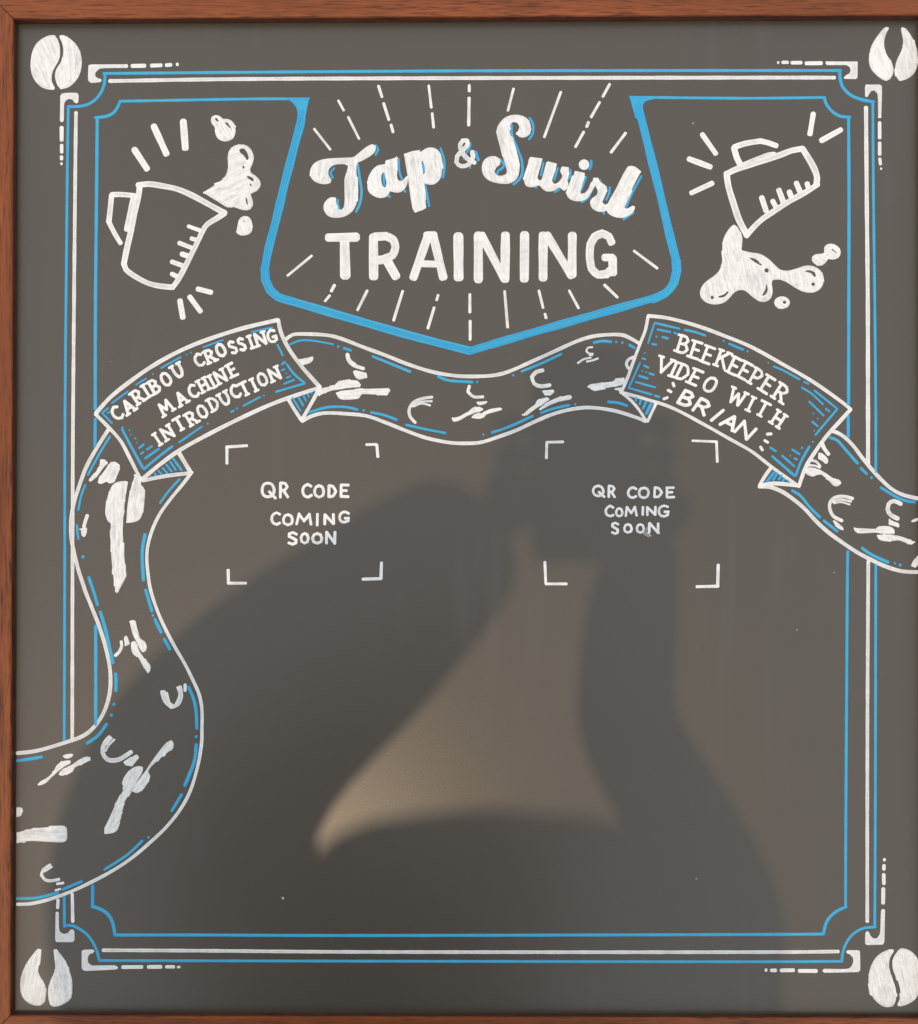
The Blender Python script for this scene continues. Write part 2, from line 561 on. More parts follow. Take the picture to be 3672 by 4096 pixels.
ST('border_line', 'X', 14, [413, 3801, 800, 3803, 1500, 3808, 2972, 3808.6, 3352, 3806], label='straight white border line along the foot of the drawing')
STS('border_line', [('X', 16, [3464, 430, 3467, 800, 3471, 1200, 3472, 1650, 3472, 1854]), ('X', 14, [3473, 2246, 3470, 2800, 3469, 3300, 3469, 3686])],
    label='straight white border line behind the beekeeper ribbon end')

# corner brackets, each with its trail of dashes
def bracket(crop, poly, dashes):
    b_ = FL('corner_bracket', crop, poly, (), None, hw=8, edge=8, tone=0.5)
    for d in dashes:
        ST('dash', crop, d[0], d[1:], par=b_)
bracket('A', [808, 595, 830, 588, 1160, 586, 1168, 602, 1160, 618, 945, 622, 900, 632, 868, 665, 868, 695, 890, 712, 920, 720, 925, 735, 910, 748, 825, 755, 803, 735, 803, 640],
        [(36, 1203, 600, 1317, 598), (36, 1378, 597, 1465, 594), (32, 1512, 593, 1555, 590), (32, 1613, 586, 1614, 586)])
bracket('A', [550, 870, 565, 852, 600, 846, 700, 846, 715, 860, 712, 930, 695, 942, 675, 930, 660, 908, 630, 900, 600, 915, 585, 940, 582, 1080, 578, 1105, 560, 1113, 546, 1100, 548, 1000],
        [(36, 561, 1160, 561, 1275), (32, 561, 1322, 561, 1385), (30, 560, 1425, 560, 1448), (28, 559, 1490, 560, 1490)])
bracket('F', [835, 640, 845, 624, 1155, 626, 1162, 640, 1160, 790, 1148, 802, 1030, 800, 1022, 788, 1045, 765, 1080, 745, 1092, 715, 1080, 680, 1050, 662, 850, 660],
        [(38, 642, 643, 795, 641), (36, 498, 637, 588, 636), (34, 405, 633, 450, 633), (30, 355, 635, 356, 635)])
bracket('F', [1236, 890, 1245, 860, 1390, 860, 1408, 875, 1408, 1000, 1402, 1180, 1400, 1198, 1372, 1198, 1368, 1000, 1358, 945, 1330, 918, 1300, 925, 1275, 960, 1262, 984, 1240, 980],
        [(36, 1386, 1245, 1387, 1400), (36, 1387, 1452, 1387, 1565), (30, 1388, 1610, 1395, 1665), (26, 1400, 1712, 1401, 1712)])
bracket('P', [810, 1485, 825, 1467, 1050, 1468, 1100, 1445, 1122, 1400, 1118, 1350, 1090, 1320, 1058, 1307, 1055, 1285, 1070, 1277, 1180, 1278, 1192, 1290, 1194, 1480, 1180, 1498, 825, 1505],
        [(40, 573, 1488, 745, 1489), (38, 390, 1483, 515, 1481), (36, 290, 1483, 332, 1483), (36, 235, 1480, 236, 1480)])
bracket('P', [1408, 870, 1428, 855, 1447, 868, 1445, 960, 1440, 1190, 1425, 1218, 1260, 1223, 1245, 1208, 1248, 1100, 1265, 1082, 1285, 1095, 1300, 1130, 1330, 1157, 1365, 1155, 1390, 1120, 1400, 1060],
        [(38, 1431, 650, 1429, 795), (36, 1435, 505, 1437, 595), (36, 1438, 413, 1437, 450), (34, 1440, 354, 1441, 354)])
bracket('O', [745, 700, 765, 690, 845, 688, 858, 702, 848, 718, 815, 730, 798, 770, 805, 810, 835, 832, 1050, 832, 1076, 852, 1055, 868, 880, 877, 765, 880, 745, 860],
        [(34, 1118, 848, 1290, 846), (34, 1350, 846, 1463, 845), (30, 1515, 845, 1580, 845), (24, 1620, 848, 1632, 846)])
bracket('O', [508, 350, 520, 342, 535, 352, 537, 480, 550, 530, 580, 545, 620, 535, 640, 510, 662, 503, 677, 520, 677, 605, 665, 618, 515, 617, 503, 600, 505, 480],
        [(30, 528, 235, 525, 305)])

# coffee beans in the corners: two filled halves each
def bean(crop, l, r, label, h1, h2):
    e = bpy.data.objects.new('coffee_bean', None); col.objects.link(e); e.parent = board; e['label'] = label
    FL('bean_half', crop, l, (), h1, par=e, hw=11, edge=12, tone=0.45)
    FL('bean_half', crop, r, (), h2, par=e, hw=11, edge=12, tone=0.45)
bean('A', [500, 323, 520, 350, 540, 400, 547, 450, 545, 520, 520, 580, 490, 630, 472, 690, 475, 750, 500, 800, 490, 818, 440, 815, 380, 795, 330, 750, 295, 690, 280, 620, 282, 540, 300, 460, 340, 390, 400, 345, 450, 325],
     [545, 325, 575, 320, 620, 340, 670, 380, 710, 430, 735, 490, 745, 560, 738, 630, 715, 700, 670, 760, 610, 800, 555, 813, 525, 780, 505, 720, 502, 670, 520, 620, 550, 575, 570, 520, 578, 450, 565, 390, 545, 350],
     'closed white coffee bean drawn beside the mitre of the frame above the spilling jug', 68, 85)
bean('F', [1450, 275, 1477, 283, 1470, 305, 1445, 360, 1432, 420, 1435, 490, 1460, 560, 1500, 620, 1525, 690, 1520, 750, 1490, 805, 1455, 822, 1400, 800, 1340, 750, 1295, 690, 1277, 610, 1285, 530, 1310, 450, 1360, 370, 1420, 295],
     [1603, 290, 1620, 277, 1650, 290, 1690, 340, 1730, 410, 1765, 500, 1772, 580, 1770, 660, 1745, 730, 1700, 780, 1640, 812, 1590, 822, 1565, 795, 1545, 740, 1545, 670, 1565, 600, 1600, 530, 1622, 460, 1622, 390, 1608, 330],
     'white coffee bean split like a hoof print above the pouring jug', 75, 80)
bean('O', [345, 680, 376, 685, 365, 740, 350, 800, 347, 870, 365, 930, 400, 985, 420, 1050, 415, 1120, 395, 1175, 370, 1195, 310, 1193, 250, 1165, 205, 1115, 187, 1040, 188, 960, 210, 880, 250, 800, 300, 730],
     [490, 690, 515, 685, 560, 740, 605, 810, 635, 890, 655, 960, 658, 1050, 645, 1130, 600, 1170, 540, 1200, 478, 1205, 450, 1170, 438, 1100, 440, 1040, 460, 970, 490, 900, 507, 840, 505, 770, 490, 720],
     'white coffee bean split like a hoof print below the ribbon tail', 100, 82)
bean('P', [1490, 1268, 1530, 1268, 1537, 1290, 1510, 1330, 1490, 1390, 1492, 1470, 1515, 1550, 1550, 1640, 1563, 1730, 1550, 1810, 1520, 1850, 1480, 1858, 1420, 1845, 1350, 1790, 1305, 1720, 1282, 1640, 1282, 1540, 1300, 1450, 1340, 1370, 1400, 1310],
     [1600, 1262, 1630, 1258, 1690, 1275, 1740, 1310, 1782, 1370, 1798, 1500, 1798, 1650, 1780, 1740, 1740, 1790, 1680, 1825, 1610, 1848, 1580, 1845, 1577, 1825, 1600, 1770, 1605, 1700, 1585, 1610, 1545, 1520, 1522, 1440, 1530, 1360, 1565, 1300],
     'closed white coffee bean drawn below the ends of the long border lines', 75, 78)

# ------------------------------------------------------------------ jugs
jug = STS('spilling_jug', [
    ('B', 52, [345, 768, 440, 758, 560, 775, 700, 805, 830, 860, 960, 930, 1060, 985, 1125, 1020]),
    ('B', 48, [1125, 1022, 1050, 1070, 970, 1120, 930, 1175, 880, 1280, 820, 1400, 760, 1520, 700, 1630, 655, 1690]),
    ('B', 52, [360, 768, 345, 880, 310, 1030, 280, 1180, 245, 1330, 215, 1480]),
    ('B', 48, [215, 1460, 235, 1530, 330, 1600, 440, 1655, 550, 1680, 660, 1690])], label='white outline of a milk jug tipping milk upwards')
STS('handle', [('B', 46, [310, 862, 180, 852, 108, 855]), ('B', 48, [105, 858, 95, 960, 80, 1100]), ('B', 42, [80, 1100, 130, 1200, 185, 1290]),
               ('B', 46, [305, 870, 282, 960, 240, 1170])], par=jug)
for w_, p_ in ((36, [800, 1140, 910, 1180]), (40, [825, 1250, 880, 1265]), (40, [715, 1290, 830, 1335]), (45, [740, 1390, 800, 1410]), (42, [650, 1460, 760, 1500]), (42, [650, 1570, 710, 1600])):
    ST('measuring_mark', 'B', w_, p_, par=jug)
FL('milk_splash', 'B', [930, 835, 1010, 785, 1090, 730, 1135, 680, 1155, 610, 1152, 520, 1165, 460, 1210, 415, 1270, 402, 1330, 415, 1370, 460, 1388, 520, 1375, 580, 1355, 625, 1362, 655, 1405, 685, 1445, 730, 1450, 770, 1420, 815, 1355, 850, 1375, 900, 1380, 950, 1360, 985, 1310, 997, 1260, 985, 1200, 965, 1150, 970, 1060, 915],
   [[1260, 440, 1300, 440, 1330, 480, 1342, 530, 1325, 550, 1300, 505, 1260, 470], [1285, 595, 1300, 592, 1308, 610, 1298, 625, 1285, 615],
    [1325, 680, 1380, 705, 1390, 740, 1360, 725, 1330, 700], [1350, 745, 1370, 770, 1375, 785, 1355, 775], [1312, 870, 1330, 900, 1335, 955, 1320, 930]],
   155, label='white milk splash leaping from the tipped jug')
FL('milk_drop', 'B', [1000, 180, 1010, 150, 1045, 137, 1085, 148, 1105, 172, 1150, 172, 1195, 195, 1220, 245, 1222, 300, 1200, 350, 1150, 373, 1100, 370, 1060, 345, 1040, 300, 1035, 245, 1010, 215],
   [[1035, 160, 1055, 165, 1075, 195, 1065, 200, 1040, 180], [1120, 205, 1150, 205, 1185, 245, 1190, 295, 1165, 250]], 60)
FL('milk_drop', 'B', [1230, 1195, 1240, 1140, 1255, 1080, 1290, 1050, 1335, 1052, 1365, 1085, 1377, 1150, 1360, 1200, 1310, 1222, 1260, 1220], [[1298, 1078, 1310, 1095, 1300, 1115, 1293, 1092]], 70)
for w_, p_ in ((56, [312, 450, 425, 622]), (58, [487, 240, 600, 488]), (62, [752, 198, 770, 437]), (50, [722, 1812, 748, 1965]), (48, [810, 1777, 905, 1905]), (48, [882, 1705, 1000, 1735])):
    p = Paint(); q = cv('B', p_); k_ = w_ / 2.2557
    p.stroke(q, k_, 0.5)
    p.stroke([(q[0][0] - k_ * .25, q[0][1]), (q[1][0] - k_ * .25, q[1][1])], k_ * 0.35, 0.85, 0.0002)
    p.stroke([(q[0][0] + k_ * .25, q[0][1]), (q[1][0] + k_ * .25, q[1][1])], k_ * 0.35, 0.8, 0.0002)
    p.build('ray_mark', M_WHITE, board)

jug2 = STS('pouring_jug', [
    ('E', 58, [530, 675, 545, 780, 590, 930, 640, 1080, 705, 1205]),
    ('E', 54, [525, 668, 640, 615, 850, 550, 1000, 500, 1120, 455, 1215, 440]),
    ('E', 58, [1215, 442, 1270, 530, 1320, 620, 1345, 700, 1340, 755]),
    ('E', 50, [1350, 760, 1260, 820, 1100, 910, 960, 1000, 850, 1075, 770, 1150, 705, 1225])], label='white outline of a milk jug pouring downwards')
STS('handle', [('E', 52, [650, 580, 620, 520, 595, 430]), ('E', 48, [597, 425, 700, 392, 835, 370]), ('E', 48, [835, 370, 900, 385, 978, 413]), ('E', 38, [670, 585, 780, 540, 900, 495, 960, 487])], par=jug2)
for w_, p_ in ((48, [845, 880, 885, 1000]), (46, [945, 912, 970, 960]), (50, [1000, 812, 1040, 920]), (48, [1095, 830, 1110, 870]), (48, [1158, 750, 1190, 825]), (46, [1255, 755, 1265, 790])):
    ST('measuring_mark', 'E', w_, p_, par=jug2)
FL('milk_puddle', 'E', [595, 1125, 620, 1140, 668, 1235, 662, 1355, 740, 1375, 830, 1390, 900, 1430, 960, 1485, 1010, 1530, 1080, 1540, 1160, 1520, 1230, 1497, 1290, 1495, 1350, 1520, 1390, 1560, 1403, 1610, 1395, 1670, 1360, 1715, 1300, 1738, 1220, 1730, 1140, 1690, 1060, 1640, 1000, 1620, 945, 1625, 935, 1650, 943, 1730, 925, 1790, 880, 1820, 820, 1815, 760, 1775, 700, 1725, 650, 1715, 600, 1735, 560, 1780, 510, 1825, 440, 1845, 370, 1838, 315, 1805, 288, 1750, 300, 1690, 340, 1640, 410, 1590, 460, 1540, 485, 1470, 487, 1380, 495, 1270, 530, 1190, 570, 1140],
   [[725, 1420, 790, 1435, 840, 1480, 850, 1500, 800, 1475, 750, 1440], circ(888, 1538, 20), [1225, 1545, 1275, 1535, 1325, 1560, 1332, 1595, 1315, 1600, 1290, 1565], circ(1308, 1662, 16),
    [880, 1650, 900, 1690, 890, 1740, 855, 1770, 848, 1760, 880, 1700], circ(398, 1782, 15), [450, 1770, 500, 1755, 545, 1718, 545, 1735, 510, 1775, 455, 1785]],
   80, label='white milk pouring into a puddle with blobs below the jug')
FL('milk_drop', 'E', [1410, 1380, 1408, 1330, 1440, 1300, 1490, 1300, 1540, 1330, 1557, 1375, 1540, 1420, 1490, 1440, 1445, 1432, 1428, 1460, 1390, 1492, 1340, 1490, 1300, 1455, 1297, 1420, 1330, 1392, 1380, 1388],
   [[1470, 1345, 1500, 1345, 1525, 1375, 1515, 1395, 1490, 1370]], 40)
FL('milk_drop', 'E', circ(1028, 1828, 72, 57), [circ(1050, 1825, 15)], 30)
for w_, p_ in ((46, [310, 312, 430, 483]), (50, [190, 532, 380, 603]), (46, [213, 837, 400, 750]), (48, [1310, 127, 1280, 310]), (48, [1385, 365, 1560, 268])):
    p = Paint(); q = cv('E', p_); k_ = w_ / 2.255
    p.stroke(q, k_, 0.5)
    p.stroke([(q[0][0], q[0][1] - k_ * .2), (q[1][0], q[1][1] - k_ * .2)], k_ * 0.35, 0.85, 0.0002)
    p.build('ray_mark', M_WHITE, board)

# ------------------------------------------------------------------ shield and title
p = Paint()
p.fill(cv('C', [250, 240, 402, 238, 385, 320, 372, 385, 322, 380, 318, 320, 295, 280, 265, 256]), (), None, 9, 0.55, 9)
p.fill(cv('D', [1213, 228, 1400, 230, 1390, 247, 1330, 262, 1305, 290, 1310, 350, 1256, 380]), (), None, 9, 0.55, 9)
for cr, w_, q in (('C', 56, [352, 330, 345, 400, 300, 570, 235, 820, 178, 1060, 126, 1260, 100, 1400]), ('C', 60, [100, 1395, 105, 1470, 135, 1540, 190, 1588, 285, 1617]),
                  ('C', 56, [270, 1613, 700, 1738, 1100, 1852, 1488, 1952]), ('D', 54, [136, 1952, 480, 1850, 900, 1730, 1385, 1594]),
                  ('D', 60, [1375, 1600, 1460, 1560, 1515, 1490, 1535, 1410, 1530, 1340]), ('D', 56, [1533, 1350, 1480, 1140, 1420, 880, 1350, 600, 1300, 400, 1268, 290])):
    pts = cv(cr, q); k_ = w_ / 1.692
    p.stroke(pts, k_, 0.55)
    for o_ in (-0.34, -0.1, 0.14, 0.36):                 # streaks of the repeated marker passes
        sp = spline(pts, 30)
        off = []
        for i in range(len(sp)):
            a, c = sp[max(0, i - 1)], sp[min(len(sp) - 1, i + 1)]
            d = math.hypot(c[0] - a[0], c[1] - a[1]) or 1
            off.append((sp[i][0] - (c[1] - a[1]) / d * k_ * o_, sp[i][1] + (c[0] - a[0]) / d * k_ * o_))
        p.stroke(off, k_ * random.uniform(0.12, 0.26), random.choice((0.25, 0.8, 0.95, 0.4)), 0.0002)
p.build('shield_outline', M_BLUE, board, 'thick blue five-sided shield around the title')

for cr, w_, q in [('C', 16, [435, 450, 543, 588]), ('C', 15, [598, 258, 635, 325]), ('C', 16, [665, 370, 738, 516]), ('C', 18, [870, 160, 893, 232]), ('C', 18, [905, 278, 940, 388]), ('C', 18, [955, 422, 968, 470]),
                  ('C', 17, [1210, 158, 1227, 305]), ('C', 17, [1233, 345, 1243, 440]), ('C', 18, [1484, 155, 1484, 195]), ('C', 20, [1483, 240, 1480, 425]), ('C', 16, [255, 1442, 418, 1308]),
                  ('C', 20, [572, 1507, 550, 1548]), ('C', 17, [540, 1577, 508, 1615]), ('C', 18, [793, 1545, 728, 1675]), ('C', 18, [1033, 1548, 972, 1745]), ('C', 17, [1273, 1575, 1263, 1608]), ('C', 18, [1246, 1660, 1204, 1798]),
                  ('C', 18, [1488, 1570, 1488, 1690]), ('C', 18, [1490, 1750, 1490, 1875]),
                  ('D', 17, [430, 178, 392, 325]), ('D', 17, [750, 200, 638, 505]), ('D', 18, [1080, 148, 1035, 230]), ('D', 18, [1012, 270, 955, 370]), ('D', 20, [937, 405, 925, 435]), ('D', 18, [905, 470, 850, 570]),
                  ('D', 19, [1188, 478, 1090, 608]), ('D', 17, [1245, 1275, 1402, 1392]), ('D', 18, [370, 1550, 390, 1792]), ('D', 17, [602, 1545, 630, 1660]), ('D', 18, [643, 1702, 650, 1728]), ('D', 17, [807, 1545, 870, 1662]), ('D', 18, [1045, 1505, 1132, 1588])]:
    ST('ray_mark', cr, w_ + 1, q)

def word(label):
    e = bpy.data.objects.new('lettering', None); col.objects.link(e); e.parent = board; e['label'] = label
    return e
tap = word('white script lettering Tap with blue drop shade')
LT = dict(hw=10, edge=11, tone=0.4)
FL('letter', 'C', [405, 750, 415, 710, 445, 675, 500, 655, 570, 648, 640, 645, 700, 640, 740, 610, 790, 570, 830, 553, 850, 565, 848, 600, 820, 630, 770, 660, 725, 680, 720, 740, 728, 810, 733, 880, 720, 960, 690, 1010, 640, 1042, 580, 1052, 530, 1040, 500, 1000, 500, 960, 520, 930, 550, 912, 580, 915, 585, 950, 595, 990, 615, 1000, 632, 985, 640, 940, 640, 860, 640, 790, 655, 740, 665, 700, 640, 690, 590, 690, 550, 705, 530, 735, 535, 770, 552, 795, 545, 815, 505, 825, 455, 815, 420, 790], (), 90, par=tap, **LT)
FL('letter', 'C', [795, 830, 800, 780, 830, 725, 870, 695, 915, 690, 918, 665, 950, 655, 998, 640, 1000, 700, 995, 770, 1005, 800, 1030, 800, 1055, 775, 1068, 770, 1065, 820, 1040, 865, 1000, 882, 960, 875, 945, 870, 930, 905, 880, 918, 830, 900, 800, 870],
   [[905, 740, 920, 760, 925, 810, 915, 850, 895, 830, 888, 790, 892, 755]], 80, par=tap, **LT)
FL('letter', 'C', [1043, 620, 1100, 600, 1145, 595, 1150, 610, 1200, 578, 1250, 580, 1285, 610, 1300, 660, 1300, 730, 1285, 790, 1245, 825, 1200, 825, 1178, 815, 1185, 880, 1192, 985, 1165, 1000, 1115, 1015, 1100, 990, 1085, 900, 1070, 790, 1055, 700],
   [[1168, 660, 1178, 690, 1185, 740, 1172, 760, 1160, 730, 1158, 690]], 82, par=tap, **LT)
for w_, q in ((16, [850, 560, 868, 590, 850, 625]), (14, [570, 715, 543, 745, 560, 782]), (16, [595, 932, 595, 965, 607, 992]), (17, [730, 692, 742, 780, 755, 870, 745, 950, 718, 1010]), (16, [908, 748, 905, 790, 910, 830]),
              (14, [1008, 655, 1012, 740, 1030, 795]), (20, [1048, 872, 1049, 872]), (22, [942, 907, 944, 906]), (16, [1150, 597, 1151, 597]), (14, [1172, 680, 1173, 745]), (16, [1290, 582, 1312, 650, 1315, 720, 1305, 780]), (15, [1185, 830, 1200, 900, 1212, 972])):
    ST('letter_shade', 'C', w_, q, 'b', par=tap)
amp = word('small white ampersand with blue drop shade')
ST('letter', 'C', 30, [1505, 605, 1510, 640, 1480, 690, 1430, 702, 1397, 675, 1402, 635, 1440, 595, 1475, 555, 1468, 528, 1440, 528, 1422, 555, 1432, 600, 1470, 650, 1520, 678], par=amp)
for w_, q in ((14, [1492, 545, 1487, 580, 1467, 610]), (20, [1528, 607, 1546, 662]), (18, [1490, 710, 1491, 710]), (16, [1450, 655, 1452, 652])):
    ST('letter_shade', 'C', w_, q, 'b', par=amp)
swirl = word('white script lettering Swirl with blue drop shade')
FL('letter', 'D', [315, 470, 330, 420, 370, 375, 430, 355, 490, 362, 530, 390, 548, 440, 540, 485, 505, 508, 470, 505, 445, 480, 460, 465, 470, 440, 455, 410, 425, 403, 408, 425, 405, 470, 425, 530, 450, 600, 468, 670, 470, 730, 450, 790, 400, 820, 340, 820, 275, 805, 230, 770, 215, 720, 225, 670, 260, 640, 305, 635, 340, 655, 340, 690, 315, 710, 300, 740, 315, 762, 350, 768, 380, 755, 385, 720, 365, 650, 335, 560], (), 75, par=swirl, **LT)
FL('letter', 'D', [545, 640, 622, 650, 615, 700, 590, 780, 605, 800, 630, 780, 650, 690, 660, 670, 720, 685, 715, 730, 690, 800, 705, 825, 735, 810, 765, 770, 745, 735, 760, 705, 800, 710, 805, 745, 790, 790, 800, 815, 798, 850, 770, 868, 740, 845, 700, 870, 650, 872, 620, 850, 605, 830, 560, 845, 520, 840, 500, 800, 510, 740, 530, 680], (), 105, par=swirl, **LT)
FL('letter', 'D', [848, 735, 910, 748, 905, 790, 880, 860, 885, 890, 910, 885, 940, 850, 975, 780, 1000, 785, 985, 830, 950, 890, 915, 930, 860, 940, 810, 925, 787, 890, 795, 850, 825, 790], (), 108, par=swirl, **LT)
FL('letter', 'D', [975, 785, 1000, 780, 1020, 810, 1060, 840, 1065, 870, 1040, 910, 1030, 945, 1050, 965, 1080, 955, 1075, 985, 1045, 1010, 1000, 1010, 960, 985, 948, 950, 960, 920, 990, 900, 1000, 870, 985, 840], (), 115, par=swirl, lift=0.00005, **LT)
FL('letter', 'D', [1210, 702, 1250, 705, 1293, 738, 1260, 800, 1220, 880, 1185, 950, 1180, 985, 1200, 990, 1235, 970, 1250, 975, 1250, 995, 1220, 1030, 1170, 1052, 1110, 1045, 1065, 1015, 1060, 980, 1080, 930, 1120, 860, 1165, 770, 1190, 725], (), 118, par=swirl, **LT)
FL('letter_dot', 'D', circ(907, 692, 36), (), 60, par=swirl, **LT)
for w_, q in ((16, [538, 375, 562, 420, 560, 480, 535, 520]), (17, [418, 425, 420, 490, 455, 580, 485, 660, 490, 740, 470, 790, 430, 825]), (16, [345, 660, 365, 690, 355, 715, 325, 735, 318, 760]), (14, [632, 680, 615, 765]), (18, [580, 845, 582, 845]),
              (14, [730, 715, 705, 795]), (15, [740, 860, 708, 877]), (13, [815, 725, 815, 770, 790, 800, 795, 822]), (18, [955, 665, 955, 700, 945, 722]), (16, [920, 775, 888, 865]), (16, [955, 870, 935, 915, 890, 945]), (16, [1018, 800, 1019, 801]),
              (15, [1082, 845, 1075, 890, 1055, 930]), (18, [1040, 1022, 1042, 1021]), (15, [1295, 770, 1240, 870, 1200, 960, 1190, 985]), (18, [1240, 1015, 1175, 1060])):
    ST('letter_shade', 'D', w_, q, 'b', par=swirl)

train = word('large white block lettering TRAINING')
def block(items):
    p = Paint()
    for cr, w_, q in items:
        pts = cv(cr, q); k_ = w_ / 1.692
        p.stroke(pts, k_, 0.42)
        for o_ in (-0.33, -0.05, 0.3):
            sp = spline(pts, 24) if len(pts) > 2 else pts
            off = []
            for i in range(len(sp)):
                a, c = sp[max(0, i - 1)], sp[min(len(sp) - 1, i + 1)]
                d = math.hypot(c[0] - a[0], c[1] - a[1]) or 1
                off.append((sp[i][0] - (c[1] - a[1]) / d * k_ * o_, sp[i][1] + (c[0] - a[0]) / d * k_ * o_))
            p.stroke(off, k_ * random.uniform(0.22, 0.3), random.uniform(0.6, 0.95), 0.0002)
    p.build('letter', M_WHITE, train)
block([('C', 60, [535, 1185, 720, 1182]), ('C', 68, [640, 1200, 645, 1445])])
block([('C', 62, [835, 1185, 837, 1452]), ('C', 58, [845, 1180, 920, 1175, 970, 1200, 985, 1250, 965, 1305, 900, 1335, 845, 1340]), ('C', 60, [930, 1345, 988, 1448])])
block([('C', 58, [1205, 1172, 1107, 1452]), ('C', 58, [1240, 1172, 1308, 1455]), ('C', 46, [1165, 1362, 1265, 1365]), ('C', 52, [1195, 1170, 1250, 1170])])
block([('C', 66, [1410, 1175, 1412, 1458])])
block([('D', 60, [192, 1170, 192, 1467]), ('D', 56, [212, 1168, 366, 1462]), ('D', 60, [375, 1167, 373, 1465])])
block([('D', 62, [505, 1167, 503, 1463])])
block([('D', 60, [630, 1167, 630, 1458]), ('D', 56, [655, 1168, 820, 1440]), ('D', 60, [828, 1170, 825, 1440])])
block([('D', 56, [1092, 1215, 1075, 1178, 1030, 1157, 980, 1178, 950, 1232, 946, 1330, 958, 1395, 1000, 1436, 1060, 1432, 1095, 1400]), ('D', 56, [1100, 1325, 1103, 1425]), ('D', 50, [1045, 1320, 1100, 1320])])

# ------------------------------------------------------------------ hand lettering
O_ = [.5, 0, .2, .1, .02, .45, .12, .85, .5, 1, .88, .85, .98, .5, .82, .12, .5, 0]
FONT = {'A': ([[0, 1, .5, 0], [.5, 0, 1, 1], [.2, .64, .82, .64]], [(0, 1), (1, 1)]),
        'B': ([[.12, 0, .12, 1], [.12, 0, .6, .02, .82, .22, .6, .45, .15, .48], [.15, .48, .7, .5, .95, .74, .7, .97, .12, 1]], [(.08, 0), (.08, 1)]),
        'C': ([[.95, .16, .6, 0, .2, .15, .02, .5, .2, .87, .6, 1, .95, .85]], []),
        'D': ([[.1, 0, .1, 1], [.1, 0, .6, .06, .95, .5, .6, .94, .1, 1]], [(.08, 0), (.08, 1)]),
        'E': ([[.1, 0, .1, 1], [.1, 0, .9, 0], [.1, .48, .75, .48], [.1, 1, .92, 1]], [(.05, 0), (.05, 1)]),
        'G': ([[.95, .15, .55, 0, .15, .18, .02, .55, .2, .92, .6, 1, .92, .85], [.92, .9, .92, .6], [.58, .6, 1, .6]], []),
        'H': ([[.1, 0, .1, 1], [.9, 0, .9, 1], [.1, .5, .9, .5]], [(.1, 0), (.1, 1), (.9, 0), (.9, 1)]),
        'I': ([[.5, 0, .5, 1]], [(.5, 0), (.5, 1)]),
        'K': ([[.1, 0, .1, 1], [.9, 0, .12, .58], [.38, .42, .95, 1]], [(.1, 0), (.1, 1), (.9, 0)]),
        'M': ([[0, 1, .14, 0], [.14, 0, .5, .68], [.5, .68, .86, 0], [.86, 0, 1, 1]], [(0, 1), (1, 1)]),
        'N': ([[.05, 1, .05, 0], [.05, 0, .95, 1], [.95, 1, .95, 0]], [(.05, 1), (.95, 0)]),
        'O': ([O_], []), 'Q': ([O_, [.58, .62, 1.08, 1.08]], []),
        'P': ([[.1, 0, .1, 1], [.1, 0, .65, .02, .92, .26, .65, .52, .12, .54]], [(.08, 0), (.1, 1)]),
        'R': ([[.1, 0, .1, 1], [.1, 0, .65, .02, .9, .24, .65, .48, .12, .52], [.45, .52, .98, 1]], [(.08, 0), (.1, 1), (.98, 1)]),
        'S': ([[.92, .14, .55, 0, .15, .1, .12, .33, .5, .48, .88, .66, .85, .9, .5, 1, .08, .88]], []),
        'T': ([[0, 0, 1, 0], [.5, 0, .5, 1]], [(.5, 1)]),
        'U': ([[.05, 0, .08, .65, .3, .98, .65, .98, .9, .65, .95, 0]], [(.05, 0), (.95, 0)]),
        'V': ([[0, 0, .5, 1], [.5, 1, 1, 0]], [(0, 0), (1, 0)]),
        'W': ([[0, 0, .22, 1], [.22, 1, .5, .25], [.5, .25, .78, 1], [.78, 1, 1, 0]], [(0, 0), (1, 0)])}
def glyph(ch, crop, cx, cy, w, h, a, sw, parent, serif=True, slant=0.0):
    p = Paint()
    ca, sa = math.cos(math.radians(a)), math.sin(math.radians(a))
    k = CROP[crop][2]
    def T(u, v):
        x, y = (u - .5) * w + slant * (.5 - v) * h, (v - .5) * h
        return [cx + x * ca - y * sa, cy + x * sa + y * ca]
    strokes, sf = FONT[ch]
    for s_ in strokes:
        flat = []
        for u, v in plist(s_):
            flat += T(u + random.uniform(-.02, .02), v + random.uniform(-.015, .015))
        p.stroke(cv(crop, flat), sw / k, random.uniform(0.6, 0.9))
    if serif:
        d = 0.16 * h / w
        for u, v in sf:
            p.stroke(cv(crop, T(u - d, v) + T(u + d, v)), sw / k * 0.9, random.uniform(0.7, 0.95))
    p.build('letter', M_WHITE, parent)

WD = {'I': 0.3, 'M': 1.35, 'N': 1.12, 'W': 1.35, 'E': 0.85, 'S': 0.75, 'P': 0.85, 'O': 0.95, 'V': 1.05}
def line(label, crop, text, pos, w, h, a0, a1, sw, serif=True, slant=0.0):
    e = word(label)
    n = len(text)
    for i, ch in enumerate(text):
        t = i / max(1, n - 1)
        glyph(ch, crop, pos[2 * i], pos[2 * i + 1], w * WD.get(ch, 1.0), h, a0 + (a1 - a0) * t + random.uniform(-2, 2), sw, e, serif, 0.42 if slant > 0.15 and ch == 'I' else slant)
    return e
line('white serif lettering along the upper line of the left banner', 'G', 'CARIBOU', [278, 748, 352, 705, 415, 640, 470, 603, 527, 572, 602, 525, 680, 468], 58, 88, -36, -28, 20)
line('white serif lettering after the gap in the upper line of the left banner', 'G', 'CROSSING', [822, 397, 893, 372, 965, 332, 1043, 313, 1103, 293, 1163, 278, 1226, 258, 1303, 238], 56, 82, -27, -17, 20)
line('white serif lettering in the middle line of the left banner', 'G', 'MACHINE', [600, 712, 702, 652, 783, 603, 850, 563, 906, 540, 962, 507, 1042, 462], 56, 84, -31, -27, 19)
